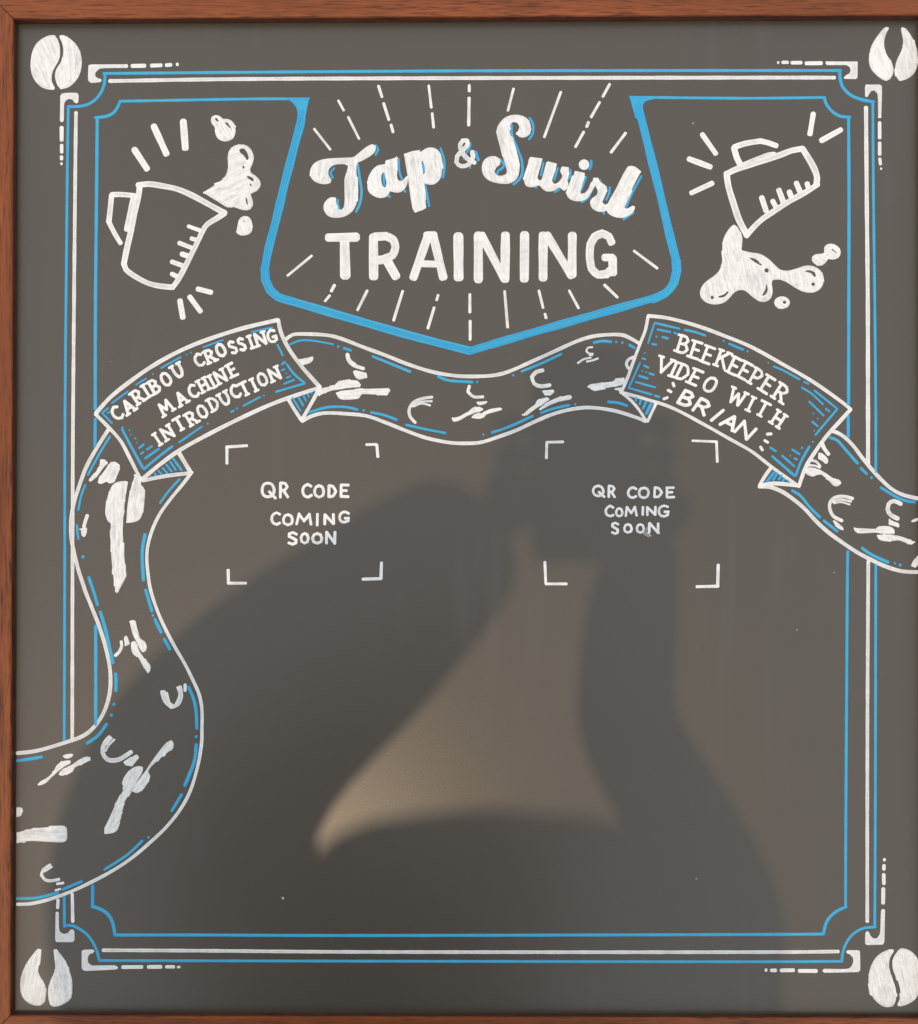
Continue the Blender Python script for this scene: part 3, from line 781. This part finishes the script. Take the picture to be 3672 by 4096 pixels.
line('white serif lettering in the lowest line of the left banner', 'G', 'INTRODUCTION', [545, 922, 612, 878, 690, 820, 770, 783, 842, 738, 917, 688, 990, 652, 1062, 605, 1122, 588, 1184, 562, 1240, 525, 1320, 490], 56, 84, -33, -22, 19)
line('white serif lettering in the upper line of the beekeeper banner', 'J', 'BEEKEEPER', [552, 295, 637, 332, 718, 365, 812, 392, 892, 437, 962, 470, 1035, 512, 1110, 562, 1198, 615], 74, 108, 17, 33, 19)
line('white serif lettering VIDEO in the beekeeper banner', 'J', 'VIDEO', [425, 432, 488, 458, 552, 480, 635, 512, 730, 560], 76, 100, 16, 24, 19, True, 0.12)
line('white serif lettering WITH in the beekeeper banner', 'J', 'WITH', [908, 642, 998, 688, 1078, 722, 1180, 788], 68, 96, 24, 32, 19)
line('white italic lettering in the lowest line of the beekeeper banner', 'J', 'BRIAN', [572, 652, 676, 706, 776, 763, 862, 808, 962, 862], 92, 94, 24, 32, 21, False, 0.16)
for q in ([483, 550, 490, 570], [450, 597, 470, 608], [422, 655, 445, 646], [1107, 888, 1133, 886], [1090, 930, 1110, 942], [1062, 972, 1075, 993]):
    ST('emphasis_mark', 'J', 19, q)

def boxes(label, crop, text, bx, sw):
    e = word(label)
    for i, ch in enumerate(text):
        x0, y0, x1, y1 = bx[i]
        glyph(ch, crop, (x0 + x1) / 2, (y0 + y1) / 2, max(14, x1 - x0), y1 - y0, random.uniform(-2, 2), sw, e, False)
boxes('white capitals QR CODE under the left banner', 'Q', 'QRCODE', [(478, 515, 600, 650), (650, 517, 735, 650), (872, 528, 965, 652), (990, 540, 1080, 652), (1122, 540, 1200, 648), (1240, 535, 1325, 645)], 28)
boxes('white capitals COMING under the left banner', 'Q', 'COMING', [(572, 800, 658, 918), (685, 822, 778, 922), (820, 815, 960, 915), (1005, 815, 1030, 925), (1085, 820, 1180, 912), (1230, 795, 1325, 895)], 27)
boxes('white capitals SOON under the left banner', 'Q', 'SOON', [(732, 995, 822, 1108), (858, 1005, 932, 1098), (970, 1005, 1065, 1100), (1102, 992, 1192, 1100)], 28)
boxes('white capitals QR CODE under the beekeeper banner', 'R', 'QRCODE', [(582, 478, 672, 566), (713, 480, 770, 575), (882, 492, 955, 580), (975, 495, 1062, 580), (1103, 495, 1175, 575), (1208, 495, 1280, 575)], 22)
boxes('white capitals COMING under the beekeeper banner', 'R', 'COMING', [(690, 650, 760, 740), (780, 670, 835, 740), (862, 660, 955, 735), (1000, 660, 1018, 725), (1043, 660, 1120, 727), (1145, 648, 1230, 738)], 21)
boxes('white capitals SOON smudged at their end under the beekeeper banner', 'R', 'SOON', [(740, 795, 802, 888), (848, 808, 915, 878), (955, 808, 1020, 880), (1060, 800, 1145, 880)], 22)
STS('smudge', [('R', 5, [1000, 878, 1060, 915]), ('R', 4, [1018, 872, 1078, 910]), ('R', 4, [1040, 880, 1080, 905]), ('R', 4, [1045, 835, 1035, 870]), ('R', 4, [1120, 850, 1155, 880]), ('R', 4, [1135, 870, 1155, 890])], lift=0.0002)
for cr, w_, q in (('Q', 28, [135, 165, 335, 152]), ('Q', 28, [140, 170, 140, 325]), ('Q', 27, [1495, 142, 1590, 140]), ('Q', 29, [1595, 145, 1605, 260]), ('Q', 29, [152, 1360, 155, 1485]), ('Q', 28, [150, 1487, 325, 1487]), ('Q', 29, [1640, 1290, 1635, 1445]), ('Q', 29, [1460, 1448, 1635, 1443]),
                  ('R', 23, [185, 105, 325, 102]), ('R', 24, [187, 105, 183, 240]), ('R', 21, [1435, 92, 1640, 100]), ('R', 25, [1640, 100, 1647, 270]), ('R', 23, [170, 1132, 178, 1315]), ('R', 24, [178, 1318, 355, 1318]), ('R', 26, [1655, 1155, 1650, 1335]), ('R', 25, [1470, 1342, 1655, 1338])):
    ST('frame_corner_mark', cr, w_, q)

# ------------------------------------------------------------------ banners
bn = STS('banner_outline', [('G', 27, [140, 748, 230, 648, 340, 558, 500, 445, 680, 344, 860, 268, 1100, 190, 1342, 132]), ('G', 25, [1345, 132, 1365, 220, 1420, 330, 1500, 440, 1570, 520, 1622, 578]),
     ('G', 26, [1622, 580, 1480, 625, 1300, 690, 1100, 780, 900, 880, 700, 990, 560, 1090, 442, 1188]), ('G', 23, [135, 755, 220, 840, 300, 930, 360, 1040, 410, 1140, 437, 1190]),
     ('G', 23, [1410, 655, 1455, 730, 1500, 797]), ('G', 24, [1500, 795, 1555, 700, 1612, 595]), ('G', 28, [690, 1015, 735, 1090, 765, 1140]), ('G', 24, [765, 1145, 600, 1165, 450, 1195])],
     label='white outline of the curved banner above the ribbon tail with its folded ends')
def dashes(crop, items, par, name='blue_dash'):
    for it in items:
        q = list(it[1:])
        if len(q) == 2:
            q += [q[0] + 1, q[1] + 0.5]
        ST(name, crop, it[0], q, 'b', par=par)
dashes('G', [(12, 245, 682, 350, 605), (12, 405, 560, 470, 520), (12, 516, 490), (13, 570, 450, 700, 378), (12, 738, 362), (12, 768, 348), (12, 850, 312, 980, 265), (13, 1170, 212, 1305, 182),
             (14, 1340, 297, 1375, 367), (15, 1370, 425, 1390, 410), (14, 1370, 465, 1388, 458), (11, 1400, 485), (13, 1402, 515, 1425, 505), (14, 1385, 555, 1450, 528), (15, 1330, 608, 1520, 552), (16, 1402, 425, 1450, 490, 1520, 550),
             (14, 1115, 700, 1225, 642), (14, 1250, 632), (14, 1072, 718), (14, 1035, 740, 1050, 732), (14, 690, 942, 840, 838), (15, 878, 818), (18, 458, 1118, 545, 1045, 645, 968), (15, 465, 1048, 555, 985),
             (18, 312, 855, 380, 985, 450, 1112), (14, 180, 748, 245, 815), (13, 182, 745, 220, 715), (12, 215, 747, 230, 740), (15, 315, 843), (13, 360, 862), (11, 370, 888), (14, 400, 915), (11, 408, 945), (14, 425, 980, 455, 955), (14, 475, 990, 510, 968), (14, 437, 1018, 453, 1006),
             (15, 650, 1050, 705, 1126), (14, 630, 1070, 668, 1125), (14, 605, 1090, 640, 1135), (14, 580, 1112, 610, 1145), (14, 552, 1130, 575, 1155), (13, 526, 1147, 538, 1163), (13, 500, 1165),
             (15, 1440, 648, 1492, 733), (14, 1475, 637, 1510, 698), (13, 1508, 625, 1530, 668), (13, 1535, 615, 1548, 640), (12, 1560, 608, 1566, 620), (12, 1580, 602)], bn)
bk = STS('banner_outline', [('J', 23, [318, 105, 450, 120, 640, 170, 830, 240, 1000, 310, 1200, 420, 1400, 535, 1580, 660, 1658, 722]), ('J', 25, [1658, 725, 1590, 800, 1500, 900, 1420, 1010, 1360, 1110, 1317, 1230]),
     ('J', 20, [318, 107, 300, 200, 265, 290, 220, 410, 180, 520, 140, 612]), ('J', 21, [135, 610, 300, 655, 480, 715, 700, 830, 850, 915, 1000, 1000, 1130, 1100, 1240, 1180, 1318, 1235]),
     ('J', 23, [1135, 1107, 1095, 1160, 1057, 1225]), ('J', 25, [1057, 1230, 1150, 1214, 1310, 1228]), ('J', 19, [148, 617, 210, 670, 260, 730, 305, 800]), ('J', 20, [368, 690, 340, 750, 315, 803])],
     label='white outline of the curved beekeeper banner with its folded ends')
dashes('J', [(15, 364, 152, 525, 190), (12, 360, 155, 345, 200, 318, 285), (14, 380, 195, 465, 212), (14, 490, 216, 512, 225), (15, 373, 242), (15, 412, 245, 450, 255), (14, 345, 292, 372, 296), (16, 560, 198, 630, 212, 695, 235), (14, 818, 272), (16, 855, 290, 945, 328), (14, 975, 340), (13, 1113, 415),
             (14, 1150, 440, 1210, 465, 1320, 525), (14, 1350, 542, 1380, 555), (14, 1335, 580, 1400, 620, 1475, 690), (14, 1420, 600, 1568, 718), (15, 1570, 722, 1425, 893), (14, 1385, 672, 1480, 765), (15, 1494, 720, 1518, 737), (12, 1412, 752), (14, 1405, 805, 1440, 835), (12, 1440, 785), (12, 1417, 865), (14, 1408, 938),
             (17, 1385, 970, 1330, 1070, 1295, 1163), (17, 1140, 1035, 1288, 1163), (15, 1205, 1030, 1285, 1100), (16, 1127, 977, 1163, 1000), (15, 1272, 990, 1320, 1020), (17, 1335, 978), (12, 1258, 1030), (15, 1287, 1048, 1303, 1055),
             (13, 265, 415, 192, 578), (14, 190, 582, 340, 625), (15, 362, 633, 393, 642), (14, 237, 543, 365, 578), (15, 260, 502, 315, 520), (15, 292, 434, 320, 448), (12, 280, 470), (12, 305, 478), (14, 327, 486, 356, 495), (14, 280, 386, 300, 392), (12, 295, 352)], bk)
dashes('I', [(22, 1215, 885), (20, 1240, 892, 1235, 916), (22, 1283, 912, 1270, 948), (22, 1330, 927, 1300, 988), (28, 1378, 938, 1332, 1032)], bk)
dashes('K', [(30, 333, 610, 248, 720), (26, 355, 635, 312, 703), (26, 400, 655, 372, 698), (26, 430, 685, 416, 713), (26, 463, 708)], bk)

# ------------------------------------------------------------------ ribbon and its animal tracks
rb = STS('ribbon_outline', [
    ('X', 14, [1147, 1355] + [v for x in cv('H', [120, 235, 200, 230, 350, 238, 450, 262, 600, 320, 750, 375, 900, 435, 1080, 490, 1250, 515, 1420, 515]) + cv('I', [0, 675, 120, 635, 300, 555, 500, 465, 700, 375, 850, 330, 1000, 315, 1110, 318, 1180, 345, 1268, 395]) for v in x]),
    ('X', 14, [v for x in cv('H', [185, 820, 250, 785, 340, 765, 480, 770, 620, 785, 750, 830, 900, 890, 1030, 935, 1180, 965, 1300, 970, 1400, 962]) + cv('I', [0, 1240, 150, 1185, 300, 1115, 450, 1050, 600, 1005, 760, 980, 900, 985, 1050, 1010, 1200, 1055, 1325, 1103]) for v in x])],
    label='white wavy edges of the ribbon between the two banners')
dashes('H', [(14, 103, 300, 170, 275, 250, 275, 395, 300), (17, 428, 315), (18, 467, 326, 513, 341), (18, 662, 382, 780, 430, 915, 485), (19, 1105, 518, 1180, 545, 1335, 556), (17, 1368, 555), (16, 1612, 510),
             (18, 228, 762, 350, 727, 470, 724, 558, 742), (18, 600, 747), (18, 650, 760, 740, 780, 823, 810), (17, 888, 845, 1020, 875, 1153, 900), (15, 1410, 910)], rb)
dashes('X', [(11, 1968, 1730, 2010, 1717, 2066, 1694, 2131, 1664)], rb)
dashes('I', [(23, 197, 650, 380, 575, 558, 492), (26, 855, 388, 930, 374, 1008, 380), (23, 1057, 382), (25, 1113, 387), (25, 1178, 410, 1222, 435), (24, 374, 1028, 480, 990, 628, 957), (22, 683, 950), (27, 988, 928, 1080, 937, 1155, 962)], rb)
def track(crop, poly, hatch=0, extra=(), par=rb, **kw):
    FL('animal_track', crop, poly, (), hatch, par=par, extra=extra, hw=kw.get('hw', 7), edge=kw.get('edge', 7), tone=0.45)
def horn(crop, items, par=rb):
    STS('animal_track', [(crop, w_, q) for w_, q in items], par=par)
track('H', [160, 405, 255, 383, 258, 405, 230, 430, 185, 440], -20)
horn('H', [(24, [490, 368, 497, 405, 530, 440, 598, 464]), (10, [500, 370, 510, 405, 545, 432])])
track('H', [528, 485, 545, 475, 620, 495, 625, 525, 570, 540, 545, 525], 10)
track('H', [290, 620, 330, 595, 400, 580, 430, 550, 500, 542, 560, 548, 582, 575, 575, 590, 500, 595, 420, 605, 350, 625, 295, 650], -8)
track('H', [412, 630, 450, 615, 560, 605, 770, 597, 780, 612, 760, 645, 640, 638, 585, 640, 570, 665, 500, 675, 440, 670], 0)
horn('H', [(20, [950, 830, 915, 790, 908, 740, 935, 695, 985, 670, 1063, 657]), (15, [925, 720, 985, 690, 1060, 685]), (14, [940, 720, 990, 700, 1050, 713])])
horn('H', [(20, [1315, 583, 1305, 620, 1345, 655, 1408, 655])])
track('H', [1365, 690, 1435, 685, 1420, 705, 1380, 712], 0)
track('H', [1195, 800, 1260, 785, 1315, 750, 1340, 728, 1390, 725, 1410, 740, 1390, 755, 1330, 770, 1240, 820, 1205, 822], -25)
track('H', [1330, 795, 1345, 775, 1400, 765, 1450, 740, 1525, 728, 1538, 738, 1510, 752, 1430, 775, 1415, 795, 1370, 805], -15)
horn('I', [(34, [390, 640, 330, 655, 290, 700, 310, 760, 370, 785, 452, 775])])
track('I', [385, 828, 480, 815, 495, 835, 470, 860, 410, 870], 0)
track('I', [200, 1050, 270, 985, 320, 950, 340, 910, 430, 885, 450, 905, 400, 945, 340, 980, 230, 1055], -40)
track('I', [355, 990, 430, 935, 520, 890, 640, 865, 655, 885, 640, 905, 540, 925, 450, 960, 365, 1005], -25)
horn('I', [(18, [840, 430, 800, 435, 785, 465, 810, 488, 845, 490])])
horn('I', [(15, [815, 503, 840, 505])])
horn('I', [(18, [708, 575, 760, 540, 825, 525])])
horn('I', [(18, [790, 560, 840, 550, 890, 532])])
horn('I', [(26, [1215, 520, 1165, 545, 1150, 590, 1175, 628])])
track('I', [795, 785, 830, 765, 1020, 745, 1050, 715, 1130, 708, 1135, 740, 1105, 775, 980, 800, 860, 828], -8)
track('I', [1045, 805, 1100, 795, 1115, 825, 1080, 830], 0)

rt = STS('ribbon_outline', [
    ('X', 15, [v for x in cv('L', [535, 50, 470, 150, 390, 280, 310, 420, 250, 550, 190, 720, 140, 880, 105, 1050, 98, 1200, 105, 1330, 140, 1500, 190, 1700, 250, 1880]) + cv('M', [360, 150, 440, 350, 510, 530, 570, 720, 615, 920, 630, 1080, 620, 1230, 580, 1380, 520, 1500, 430, 1610, 330, 1680, 150, 1745]) + cv('N', [300, 208, 140, 228]) for v in x]),
    ('X', 13, [v for x in cv('L', [1500, 547, 1400, 680, 1260, 850, 1130, 1030, 1040, 1220, 990, 1400, 978, 1550, 995, 1750]) + cv('M', [1050, 170, 1120, 380, 1200, 560, 1300, 750, 1400, 920, 1480, 1080, 1550, 1240, 1580, 1400, 1580, 1600]) + cv('N', [1630, 150, 1600, 330, 1540, 530, 1460, 680, 1350, 820, 1220, 945, 1060, 1080, 900, 1185, 740, 1270, 580, 1345, 400, 1410, 250, 1445, 142, 1450]) for v in x])],
    label='white wavy edges of the long ribbon tail reaching the frame')
dashes('L', [(27, 550, 132, 430, 330, 297, 576), (28, 265, 697, 215, 830, 185, 983), (28, 168, 1162, 174, 1240, 185, 1322), (42, 238, 1528), (26, 1358, 628, 1230, 770, 1132, 903), (40, 958, 1270, 925, 1480, 940, 1800)], rt)
dashes('M', [(34, 405, 28, 450, 160, 495, 308), (36, 525, 387, 580, 580, 655, 915), (36, 682, 1027, 687, 1110, 685, 1203), (32, 665, 1343), (36, 638, 1457), (34, 590, 1550, 500, 1670, 387, 1750),
             (34, 995, 155, 1060, 375), (32, 1072, 420), (33, 1090, 460, 1155, 595), (34, 1190, 668, 1245, 770), (34, 1442, 1165, 1510, 1350, 1528, 1595), (33, 1520, 1680)], rt)
dashes('N', [(26, 142, 288, 240, 275, 338, 258), (29, 1588, 158, 1570, 300, 1495, 488), (24, 1470, 562, 1390, 693), (22, 1200, 908), (22, 1150, 937, 1030, 1050, 847, 1168), (23, 660, 1266, 507, 1330), (25, 468, 1357, 300, 1398, 142, 1403)], rt)
track('L', [440, 400, 490, 400, 528, 440, 480, 490, 430, 560, 380, 620, 325, 658, 305, 640, 340, 590, 390, 540, 430, 470], 120, par=rt)
track('L', [560, 430, 610, 425, 665, 465, 655, 540, 620, 620, 590, 670, 545, 678, 510, 655, 450, 685, 412, 670, 420, 620, 480, 540, 530, 470], 115, par=rt, hw=9, edge=10)
track('L', [580, 700, 640, 660, 740, 650, 760, 665, 745, 760, 725, 860, 715, 980, 722, 1000, 705, 1080, 700, 1250, 715, 1500, 740, 1720, 742, 1750, 640, 1945, 615, 1940, 590, 1750, 570, 1550, 558, 1300, 565, 1145, 530, 1120, 500, 1040, 500, 950, 520, 850, 550, 760], 92, par=rt, hw=9, edge=10)
track('L', [845, 570, 910, 610, 910, 690, 945, 730, 957, 800, 945, 920, 930, 1020, 890, 1100, 820, 1130, 745, 1135, 748, 1020, 760, 900, 780, 790, 810, 680], 94, par=rt, hw=9, edge=10)
horn('L', [(40, [287, 1050, 270, 1100, 248, 1178])], rt)
track('L', [225, 1195, 255, 1185, 285, 1195, 280, 1260, 255, 1300, 225, 1285, 215, 1220], 90, [('L', 16, [203, 1207, 222, 1212])], par=rt)
track('M', [828, 480, 860, 467, 890, 478, 905, 570, 940, 660, 985, 690, 1008, 745, 995, 790, 968, 805, 935, 770, 905, 700, 870, 640, 845, 560], 75, par=rt)
track('M', [845, 700, 880, 685, 905, 720, 930, 790, 985, 870, 1045, 940, 1040, 1000, 1020, 1020, 980, 970, 920, 860, 870, 830, 845, 770], 60, par=rt)
track('M', [780, 635, 800, 635, 830, 715, 785, 740, 768, 660], 80, par=rt)
horn('M', [(32, [740, 692, 745, 740, 720, 800, 680, 837])], rt)
horn('M', [(40, [1165, 1215, 1195, 1310, 1260, 1372, 1330, 1345, 1365, 1260, 1352, 1165]), (30, [1188, 1210, 1215, 1310, 1265, 1350]), (22, [1215, 1225, 1240, 1320]), (22, [1325, 1170, 1345, 1250, 1310, 1340])], rt)
horn('M', [(32, [1405, 1142, 1405, 1203])], rt)
horn('N', [(36, [888, 100, 845, 150, 830, 220, 870, 280, 960, 280, 1058, 220]), (16, [925, 117, 875, 170, 855, 210]), (14, [905, 105, 860, 160])], rt)
track('N', [1000, 300, 1040, 270, 1110, 240, 1125, 265, 1070, 335, 1040, 330, 1015, 325], -40, par=rt)
track('N', [990, 480, 1000, 430, 1050, 365, 1110, 333, 1155, 340, 1150, 385, 1100, 465, 1060, 540, 1010, 620, 985, 720, 945, 855, 850, 882, 845, 845, 900, 720, 950, 610, 1000, 520], 118, par=rt)
track('N', [1210, 320, 1290, 210, 1350, 140, 1390, 125, 1405, 150, 1400, 185, 1320, 250, 1230, 330, 1200, 375, 1215, 410, 1200, 460, 1150, 530, 1100, 550, 1070, 535, 1090, 490, 1140, 420, 1180, 370], 128, par=rt)
track('N', [510, 250, 540, 235, 590, 235, 585, 255, 550, 272, 525, 268], -10, par=rt)
track('N', [305, 480, 330, 455, 390, 420, 440, 365, 460, 325, 520, 290, 570, 288, 570, 310, 500, 350, 440, 400, 370, 470, 320, 488], -40, par=rt)
track('N', [475, 395, 510, 355, 570, 330, 640, 280, 700, 255, 730, 260, 732, 285, 680, 310, 605, 345, 590, 375, 540, 400, 490, 410], -30, par=rt)
track('N', [135, 668, 175, 668, 187, 690, 170, 735, 135, 740], 90, par=rt)
track('N', [135, 872, 250, 840, 400, 825, 520, 815, 540, 830, 542, 920, 510, 948, 400, 945, 250, 938, 135, 950], 2, par=rt, hw=10, edge=10)
horn('N', [(24, [405, 1132, 350, 1170, 335, 1215, 370, 1255, 420, 1260, 478, 1248]), (15, [420, 1147, 360, 1185])], rt)
horn('N', [(22, [462, 1285, 512, 1278])], rt)
horn('N', [(17, [450, 1337, 486, 1327])], rt)

re_ = STS('ribbon_outline', [('K', 38, [915, 190, 980, 210, 1060, 260, 1150, 350, 1240, 470, 1330, 580, 1430, 690, 1540, 790, 1660, 855, 1822, 895]),
                             ('K', 40, [170, 770, 280, 775, 400, 820, 520, 900, 640, 1000, 760, 1130, 880, 1240, 1030, 1350, 1180, 1450, 1330, 1530, 1480, 1600, 1650, 1650, 1820, 1660])],
          label='white wavy edges of the ribbon end leaving the beekeeper banner')
dashes('K', [(30, 907, 262, 980, 290, 1070, 390, 1190, 528), (30, 1224, 577, 1285, 638), (30, 1335, 678), (30, 1434, 782, 1580, 870, 1700, 920, 1788, 930), (30, 512, 812, 600, 870, 690, 980, 798, 1088), (30, 842, 1127, 978, 1233), (34, 1238, 1410, 1340, 1480, 1508, 1558), (26, 1578, 1567), (34, 1633, 1585)], re_)
horn('K', [(40, [822, 320, 842, 370, 888, 432])], re_)
track('K', [785, 420, 825, 425, 880, 480, 885, 520, 860, 535, 815, 500, 780, 480], 40, par=re_)
horn('K', [(26, [705, 497, 760, 510, 803, 560]), (22, [680, 550, 740, 552, 800, 573])], re_)
track('K', [650, 580, 700, 570, 780, 590, 860, 630, 930, 680, 1000, 700, 1022, 735, 980, 770, 940, 760, 880, 700, 810, 645, 770, 650, 720, 668, 660, 640, 635, 610], 30, par=re_)
horn('K', [(34, [1140, 895, 1050, 872, 960, 882, 907, 932, 902, 1000, 940, 1078, 1028, 1125]), (24, [1122, 925, 1010, 905, 930, 930]), (18, [1110, 957, 1020, 932, 945, 945])], re_)
track('K', [935, 1125, 960, 1125, 1040, 1200, 1040, 1225, 1005, 1215, 960, 1180], 40, par=re_)
horn('K', [(44, [1640, 950, 1570, 920, 1515, 950, 1503, 1010, 1540, 1068, 1608, 1103])], re_)
track('K', [1515, 1110, 1560, 1130, 1625, 1165, 1620, 1195, 1560, 1180, 1515, 1165], 20, par=re_)
track('K', [1150, 1200, 1380, 1210, 1400, 1190, 1470, 1180, 1540, 1190, 1575, 1225, 1575, 1260, 1450, 1262, 1380, 1250, 1190, 1255], 2, par=re_)
track('K', [1390, 1280, 1450, 1268, 1600, 1280, 1700, 1310, 1788, 1350, 1755, 1375, 1620, 1330, 1560, 1335, 1480, 1340, 1410, 1320], 15, par=re_)
track('K', [1750, 1125, 1780, 1105, 1818, 1098, 1820, 1120, 1785, 1140, 1755, 1140], -15, par=re_)
track('K', [1748, 1595, 1770, 1540, 1820, 1490, 1822, 1590, 1790, 1615], 110, par=re_)

# ------------------------------------------------------------------ the photographer, kneeling at the foot of the board, who casts the shadow
def skin(name, joints, edges, m, parent=None, levels=2, root=0):
    me = bpy.data.meshes.new(name)
    names = list(joints)
    me.from_pydata([W(*joints[n][:3]) for n in names], [(names.index(a), names.index(b)) for a, b in edges], [])
    o = link(name, me, m, parent)
    md = o.modifiers.new('skin', 'SKIN'); md.use_smooth_shade = True; md.branch_smoothing = 0.6
    for i, n in enumerate(names):
        j = joints[n]
        sv = me.skin_vertices[0].data[i]
        r0 = j[3] / S; r1 = (j[4] if len(j) > 4 else j[3]) / S
        sv.radius = (r0, r1); sv.use_root = (i == root)
    sd = o.modifiers.new('subdivision', 'SUBSURF'); sd.levels = levels; sd.render_levels = levels
    return o
J = {'pelvis': (1230, 6900, 1450, 800, 700), 'waist': (1225, 6500, 2250, 760, 560), 'chest': (1220, 5850, 3250, 850, 640), 'neck_base': (1215, 5480, 3900, 480, 420),
     'neck': (1210, 5350, 4150, 330), 'jaw': (1205, 5180, 4420, 400), 'face': (1205, 5170, 4650, 500, 520), 'crown': (1205, 5260, 4980, 430),
     'nose': (1205, 4700, 4480, 75),
     'shoulder_l': (224, 5367, 3700, 640), 'upper_arm_l': (120, 4630, 3330, 700), 'elbow_l': (280, 3860, 3000, 530), 'forearm_l': (780, 3500, 3260, 470), 'wrist_l': (1400, 3010, 3560, 290),
     'shoulder_r': (2240, 5260, 3700, 560), 'upper_arm_r': (2300, 4380, 3250, 230), 'elbow_r': (2010, 3690, 2850, 215), 'forearm_r': (1985, 3374, 3180, 205), 'wrist_r': (1985, 3090, 3530, 150),
     'hip_l': (800, 6850, 1350, 560), 'knee_l': (640, 4880, 480, 420), 'ankle_l': (760, 6900, 290, 260), 'toe_l': (760, 7350, 120, 190),
     'hip_r': (1660, 6850, 1350, 560), 'knee_r': (1820, 4880, 480, 420), 'ankle_r': (1700, 6900, 290, 260), 'toe_r': (1700, 7350, 120, 190)}
E_ = [('pelvis', 'waist'), ('waist', 'chest'), ('chest', 'neck_base'), ('neck_base', 'neck'), ('neck', 'jaw'), ('jaw', 'face'), ('face', 'crown'), ('face', 'nose')]
for s_ in 'lr':
    E_ += [('chest', 'shoulder_' + s_), ('shoulder_' + s_, 'upper_arm_' + s_), ('upper_arm_' + s_, 'elbow_' + s_), ('elbow_' + s_, 'forearm_' + s_), ('forearm_' + s_, 'wrist_' + s_),
           ('pelvis', 'hip_' + s_), ('hip_' + s_, 'knee_' + s_), ('knee_' + s_, 'ankle_' + s_), ('ankle_' + s_, 'toe_' + s_)]
person = skin('person', J, E_, M_JACKET)
tag(person, 'person in a dark jacket kneeling at the foot of the board holding up a phone', 'person')
# the jacket's hood, up over the head
bm = bmesh.new()
bmesh.ops.create_icosphere(bm, subdivisions=4, radius=1.0)
for v in bm.verts:
    n = v.co.copy()
    k = (abs(n.x) ** 3.2 + abs(n.y) ** 3.2 + abs(n.z) ** 3.2) ** (-1 / 3.2)
    k *= 1 + 0.03 * math.sin(7 * n.x + 4 * n.z) * math.cos(6 * n.y)
    v.co = Vector((n.x * 0.144, n.y * 0.114, n.z * 0.115)) * k
    if n.y > 0.55 and n.z < 0.2:          # open at the face
        v.co *= 0.8
hood = bm_obj('hood', bm, M_JACKET, person, True)
hood.location = W(1110, 5265, 4700)
# the face in the opening of the hood, looking down at the phone
bm = bmesh.new()
bmesh.ops.create_icosphere(bm, subdivisions=4, radius=1.0)
for v in bm.verts:
    n = v.co.copy()
    v.co = Vector((n.x * 0.076, n.y * 0.098, n.z * 0.105 - 0.012))
    def bump(cx, cz, r):
        return math.exp(-((n.x - cx) ** 2 + (n.z - cz) ** 2) / (r * r)) if n.y > 0 else 0.0
    v.co.y += 0.016 * bump(0, -0.12, 0.16) + 0.008 * bump(0, 0.05, 0.12) - 0.009 * (bump(-0.36, 0.12, 0.15) + bump(0.36, 0.12, 0.15)) \
        + 0.005 * bump(0, -0.45, 0.2) - 0.004 * bump(0, -0.38, 0.06) + 0.006 * bump(0, -0.78, 0.2)
face = bm_obj('face', bm, M_SKIN, person, True)
face.location = W(1110, 5265, 4640)
for sx in (-1, 1):
    bm = bmesh.new()
    bmesh.ops.create_icosphere(bm, subdivisions=2, radius=0.011)
    e = bm_obj('eye', bm, M_GLASS, face, True)
    e.location = (sx * 0.027, 0.079, 0.0)
# hands: palm and five fingers closed round the phone's long edges
PH = (1730.0, 2805.0, D + 42.0)
def hand(side):
    sx = -1 if side == 'l' else 1
    ex = PH[0] + sx * 215
    wx, wy, wz = J['wrist_' + side][:3]
    palm = skin('hand', {'wrist': (wx, wy, wz, 140, 120), 'palm': ((wx + ex) / 2 + sx * 30, (wy + 3010) / 2, (wz + D + 150) / 2, 170, 100), 'knuckle': (ex + sx * 75, 2940, D + 170, 165, 85)},
                [('wrist', 'palm'), ('palm', 'knuckle')], M_SKIN, person)
    for i, (dy, ln) in enumerate(((-210, 1.0), (-95, 1.1), (15, 1.03), (115, 0.82))):
        y = 2900 + dy
        skin('finger', {'a': (ex + sx * 90, y + 50, D + 170, 56), 'b': (ex + sx * 105, y, D + 60, 52), 'c': (ex + sx * 70, y - 20, D - 28, 48), 'd': (ex - sx * 60 * ln, y - 30, D - 40, 42)},
             [('a', 'b'), ('b', 'c'), ('c', 'd')], M_SKIN, palm)
    skin('thumb', {'a': (ex + sx * 100, 3060, D + 190, 66), 'b': (ex + sx * 10, 2960, D + 180, 60), 'c': (ex - sx * 110, 2880, D + 138, 50)}, [('a', 'b'), ('b', 'c')], M_SKIN, palm)
hand('l'); hand('r')

# the phone, whose lens is where the picture was taken from
ph = bpy.data.objects.new('mobile_phone', None); col.objects.link(ph)
ph.location = W(PH[0], PH[1], PH[2])
tag(ph, 'dark mobile phone held flat in both hands above the board', 'phone')
def rbox(name, sx, sy, sz, m, parent, loc, bev):
    bm = bmesh.new(); bmesh.ops.create_cube(bm, size=1)
    bmesh.ops.scale(bm, vec=(sx, sy, sz), verts=bm.verts)
    bmesh.ops.bevel(bm, geom=[e for e in bm.edges if abs(e.verts[0].co.z - e.verts[1].co.z) > 1e-6], offset=bev, segments=5, profile=0.5, affect='EDGES')
    o = bm_obj(name, bm, m, parent); o.location = loc
    return o
rbox('phone_body', 418 / S, 853 / S, 46 / S, M_PHONE, ph, (0, 0, 0), 0.009)
rbox('screen', 396 / S, 830 / S, 0.0004, M_GLASS, ph, (0, 0, 23.5 / S), 0.008)
bm = bmesh.new()
bmesh.ops.create_cone(bm, cap_ends=True, segments=24, radius1=0.006, radius2=0.006, depth=0.0012)
o = bm_obj('lens', bm, M_GLASS, ph)
o.location = ((FX - PH[0]) / S, (PH[1] - FY) / S, -23 / S - 0.0004)
